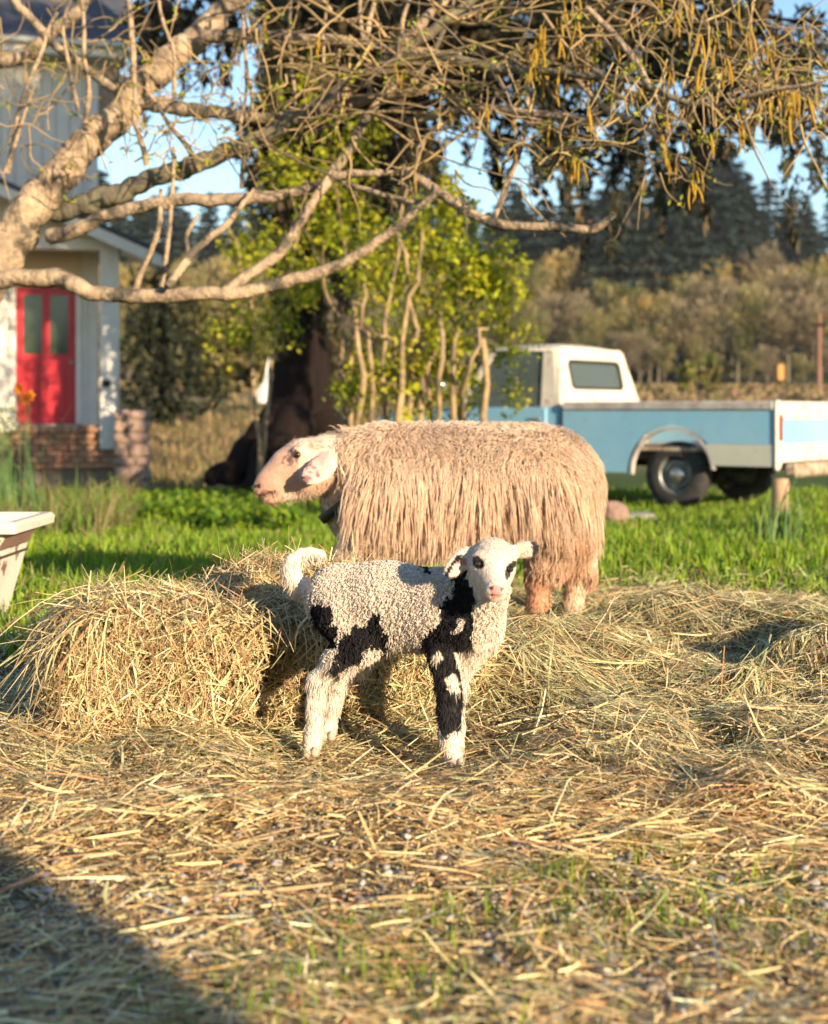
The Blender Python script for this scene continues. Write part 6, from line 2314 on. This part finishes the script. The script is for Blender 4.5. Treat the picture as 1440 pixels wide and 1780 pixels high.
# tawny rough strip along the far field edge
n = 14000
y = rng.uniform(60, 128, n)
x = (rng.uniform(-700, 2150, n) - CXP) / FPX * y
Z_ = gheight(x, y)
C = np.stack([x, y, Z_ + .3 * rng.random(n)], -1)
V, Q = leaf_quads(C, .7, up=0, asp=.4)
tag(make('field_scrub', V, Q, None, M_twig, None, rep(np.array([[.20, .14, .07], [.24, .15, .10], [.16, .13, .06], [.17, .16, .05]])[rng.choice(4, n)], n, 4), kind='stuff'), 'tawny rough growth along the far field edge', 'scrub')
# yellow-green bush, orange sign and rusty post at the far field edge
sd = 95.0
shrub('field_bush', 'small yellow-green bush alone at the far field edge', 1222, sd, [[(1222, G(1222, sd), sd, 3), (1222, 650, sd, 2)]], [(1232, 652, 18, 34, .8, 46), (1195, 655, 20, 28, .8, 40)], .45, [[.20, .22, .04], [.26, .26, .05], [.22, .18, .07]], per=12)
sp = W(1359, 647, 90)
sign = thing('road_sign', 'tiny orange sign on a post before the far trees', 'sign', (sp[0], 90, float(gheight(sp[0], 90))))
hs_ = sp[2] - sign.location.z
Shape().box(-.24, .24, -.03, 0, hs_ - .5, hs_ + .5, .05).build('board', mat_col('sign_orange', (.50, .22, .03), (.44, .19, .03), rough=.5), sign)
Shape().box(-.04, .04, .002, .06, 0, hs_ + .3).build('post', M_cedar, sign)
sp = W(1424, 600, 88)
pst = thing('utility_pole', 'rusty brown pole standing at the right edge before the far trees', 'pole', (sp[0], 88, float(gheight(sp[0], 88))))
hp = W(0, 545, 88)[2] - pst.location.z
Shape().tube([(0, 0, 0), (0, 0, hp * .5), (.02, 0, hp)], [.16, .14, .12], 10).build('pole', mat_col('pole_rust', (.24, .12, .08), (.18, .10, .07), rough=.9), pst, smooth=True)
Shape().box(-.5, .5, -.13, -.11, hp * .84, hp * .88).build('crossarm', M_cedar, pst)

# ------------------------------------------------------------------ the tree standing off to the right, whose crown dapples the house
sdx, sdy = 5.0, 7.5
shade = thing('leafing_tree', 'tall loosely leafed tree standing on the grass beyond the right of the view', 'tree', (sdx, sdy, float(gheight(sdx, sdy))))
sh = Shape()
sh.tube(resample([(0, 0, 0), (.1, 0, 2.5), (-.1, .1, 5), (.1, 0, 8), (0, 0, 11.5)], 14), np.linspace(.2, .03, 14), 9)
sh.build('trunk', M_bark_grey, shade, smooth=True)
cc2 = nrm(rng.normal(size=(330, 3))) * rng.random((330, 1)) ** .4 * np.array([2.1, 2.4, 2.4]) + [0, 0, 9.4]
pts = clump_points(cc2, 18, .38)
V, Q = leaf_quads(pts, .24, asp=.6)
make('crown', V, Q, None, M_leaf, shade, rep(np.array(YG)[rng.choice(5, len(pts))], len(pts), 4), kind='stuff', local=True)

# ------------------------------------------------------------------ an unseen shed, added behind the camera to shade the near left corner
shx, shy = 2.80, -2.22
shed = thing('shade_shed', 'plain board shed added unseen behind the viewpoint to shade the near ground', 'shed', (shx, shy, 0), R(-36))
Shape().box(-3.4, 0, -2.6, -.03, 0, 2.5).build('wall', M_cedar, shed)
bsrc2 = None
for i in range(17):
    if bsrc2 is None:
        bsrc2 = Shape().box(0, .192, -.028, 0, 0, 2.5, .004).build('board', M_cedar, shed)
        bsrc2.location = (-.2, 0, 0)
    else:
        c = bsrc2.copy()
        link(c, shed)
        c.location = (-.2 - .2 * i, 0, 0)
Shape().prism([(-3.6, 2.45), (-1.7, 3.3), (.1, 2.45), (.1, 2.55), (-1.7, 3.4), (-3.6, 2.55)], -2.8, .1, 'y').build('roof', M_shingle, shed)

# ------------------------------------------------------------------ the evening air
sh = Shape()
sh.box(-425, 425, -34, 706, -2.2, 62)
hz_ = sh.build('haze', None, None, kind='stuff')
hm, nt = new_mat('haze_air')
pv = N(nt, 'ShaderNodeVolumePrincipled')
pv.inputs['Color'].default_value = (.80, .88, 1.0, 1)
pv.inputs['Density'].default_value = .00016
out = N(nt, 'ShaderNodeOutputMaterial')
nt.links.new(pv.outputs[0], out.inputs['Volume'])
hz_.data.materials.append(hm)
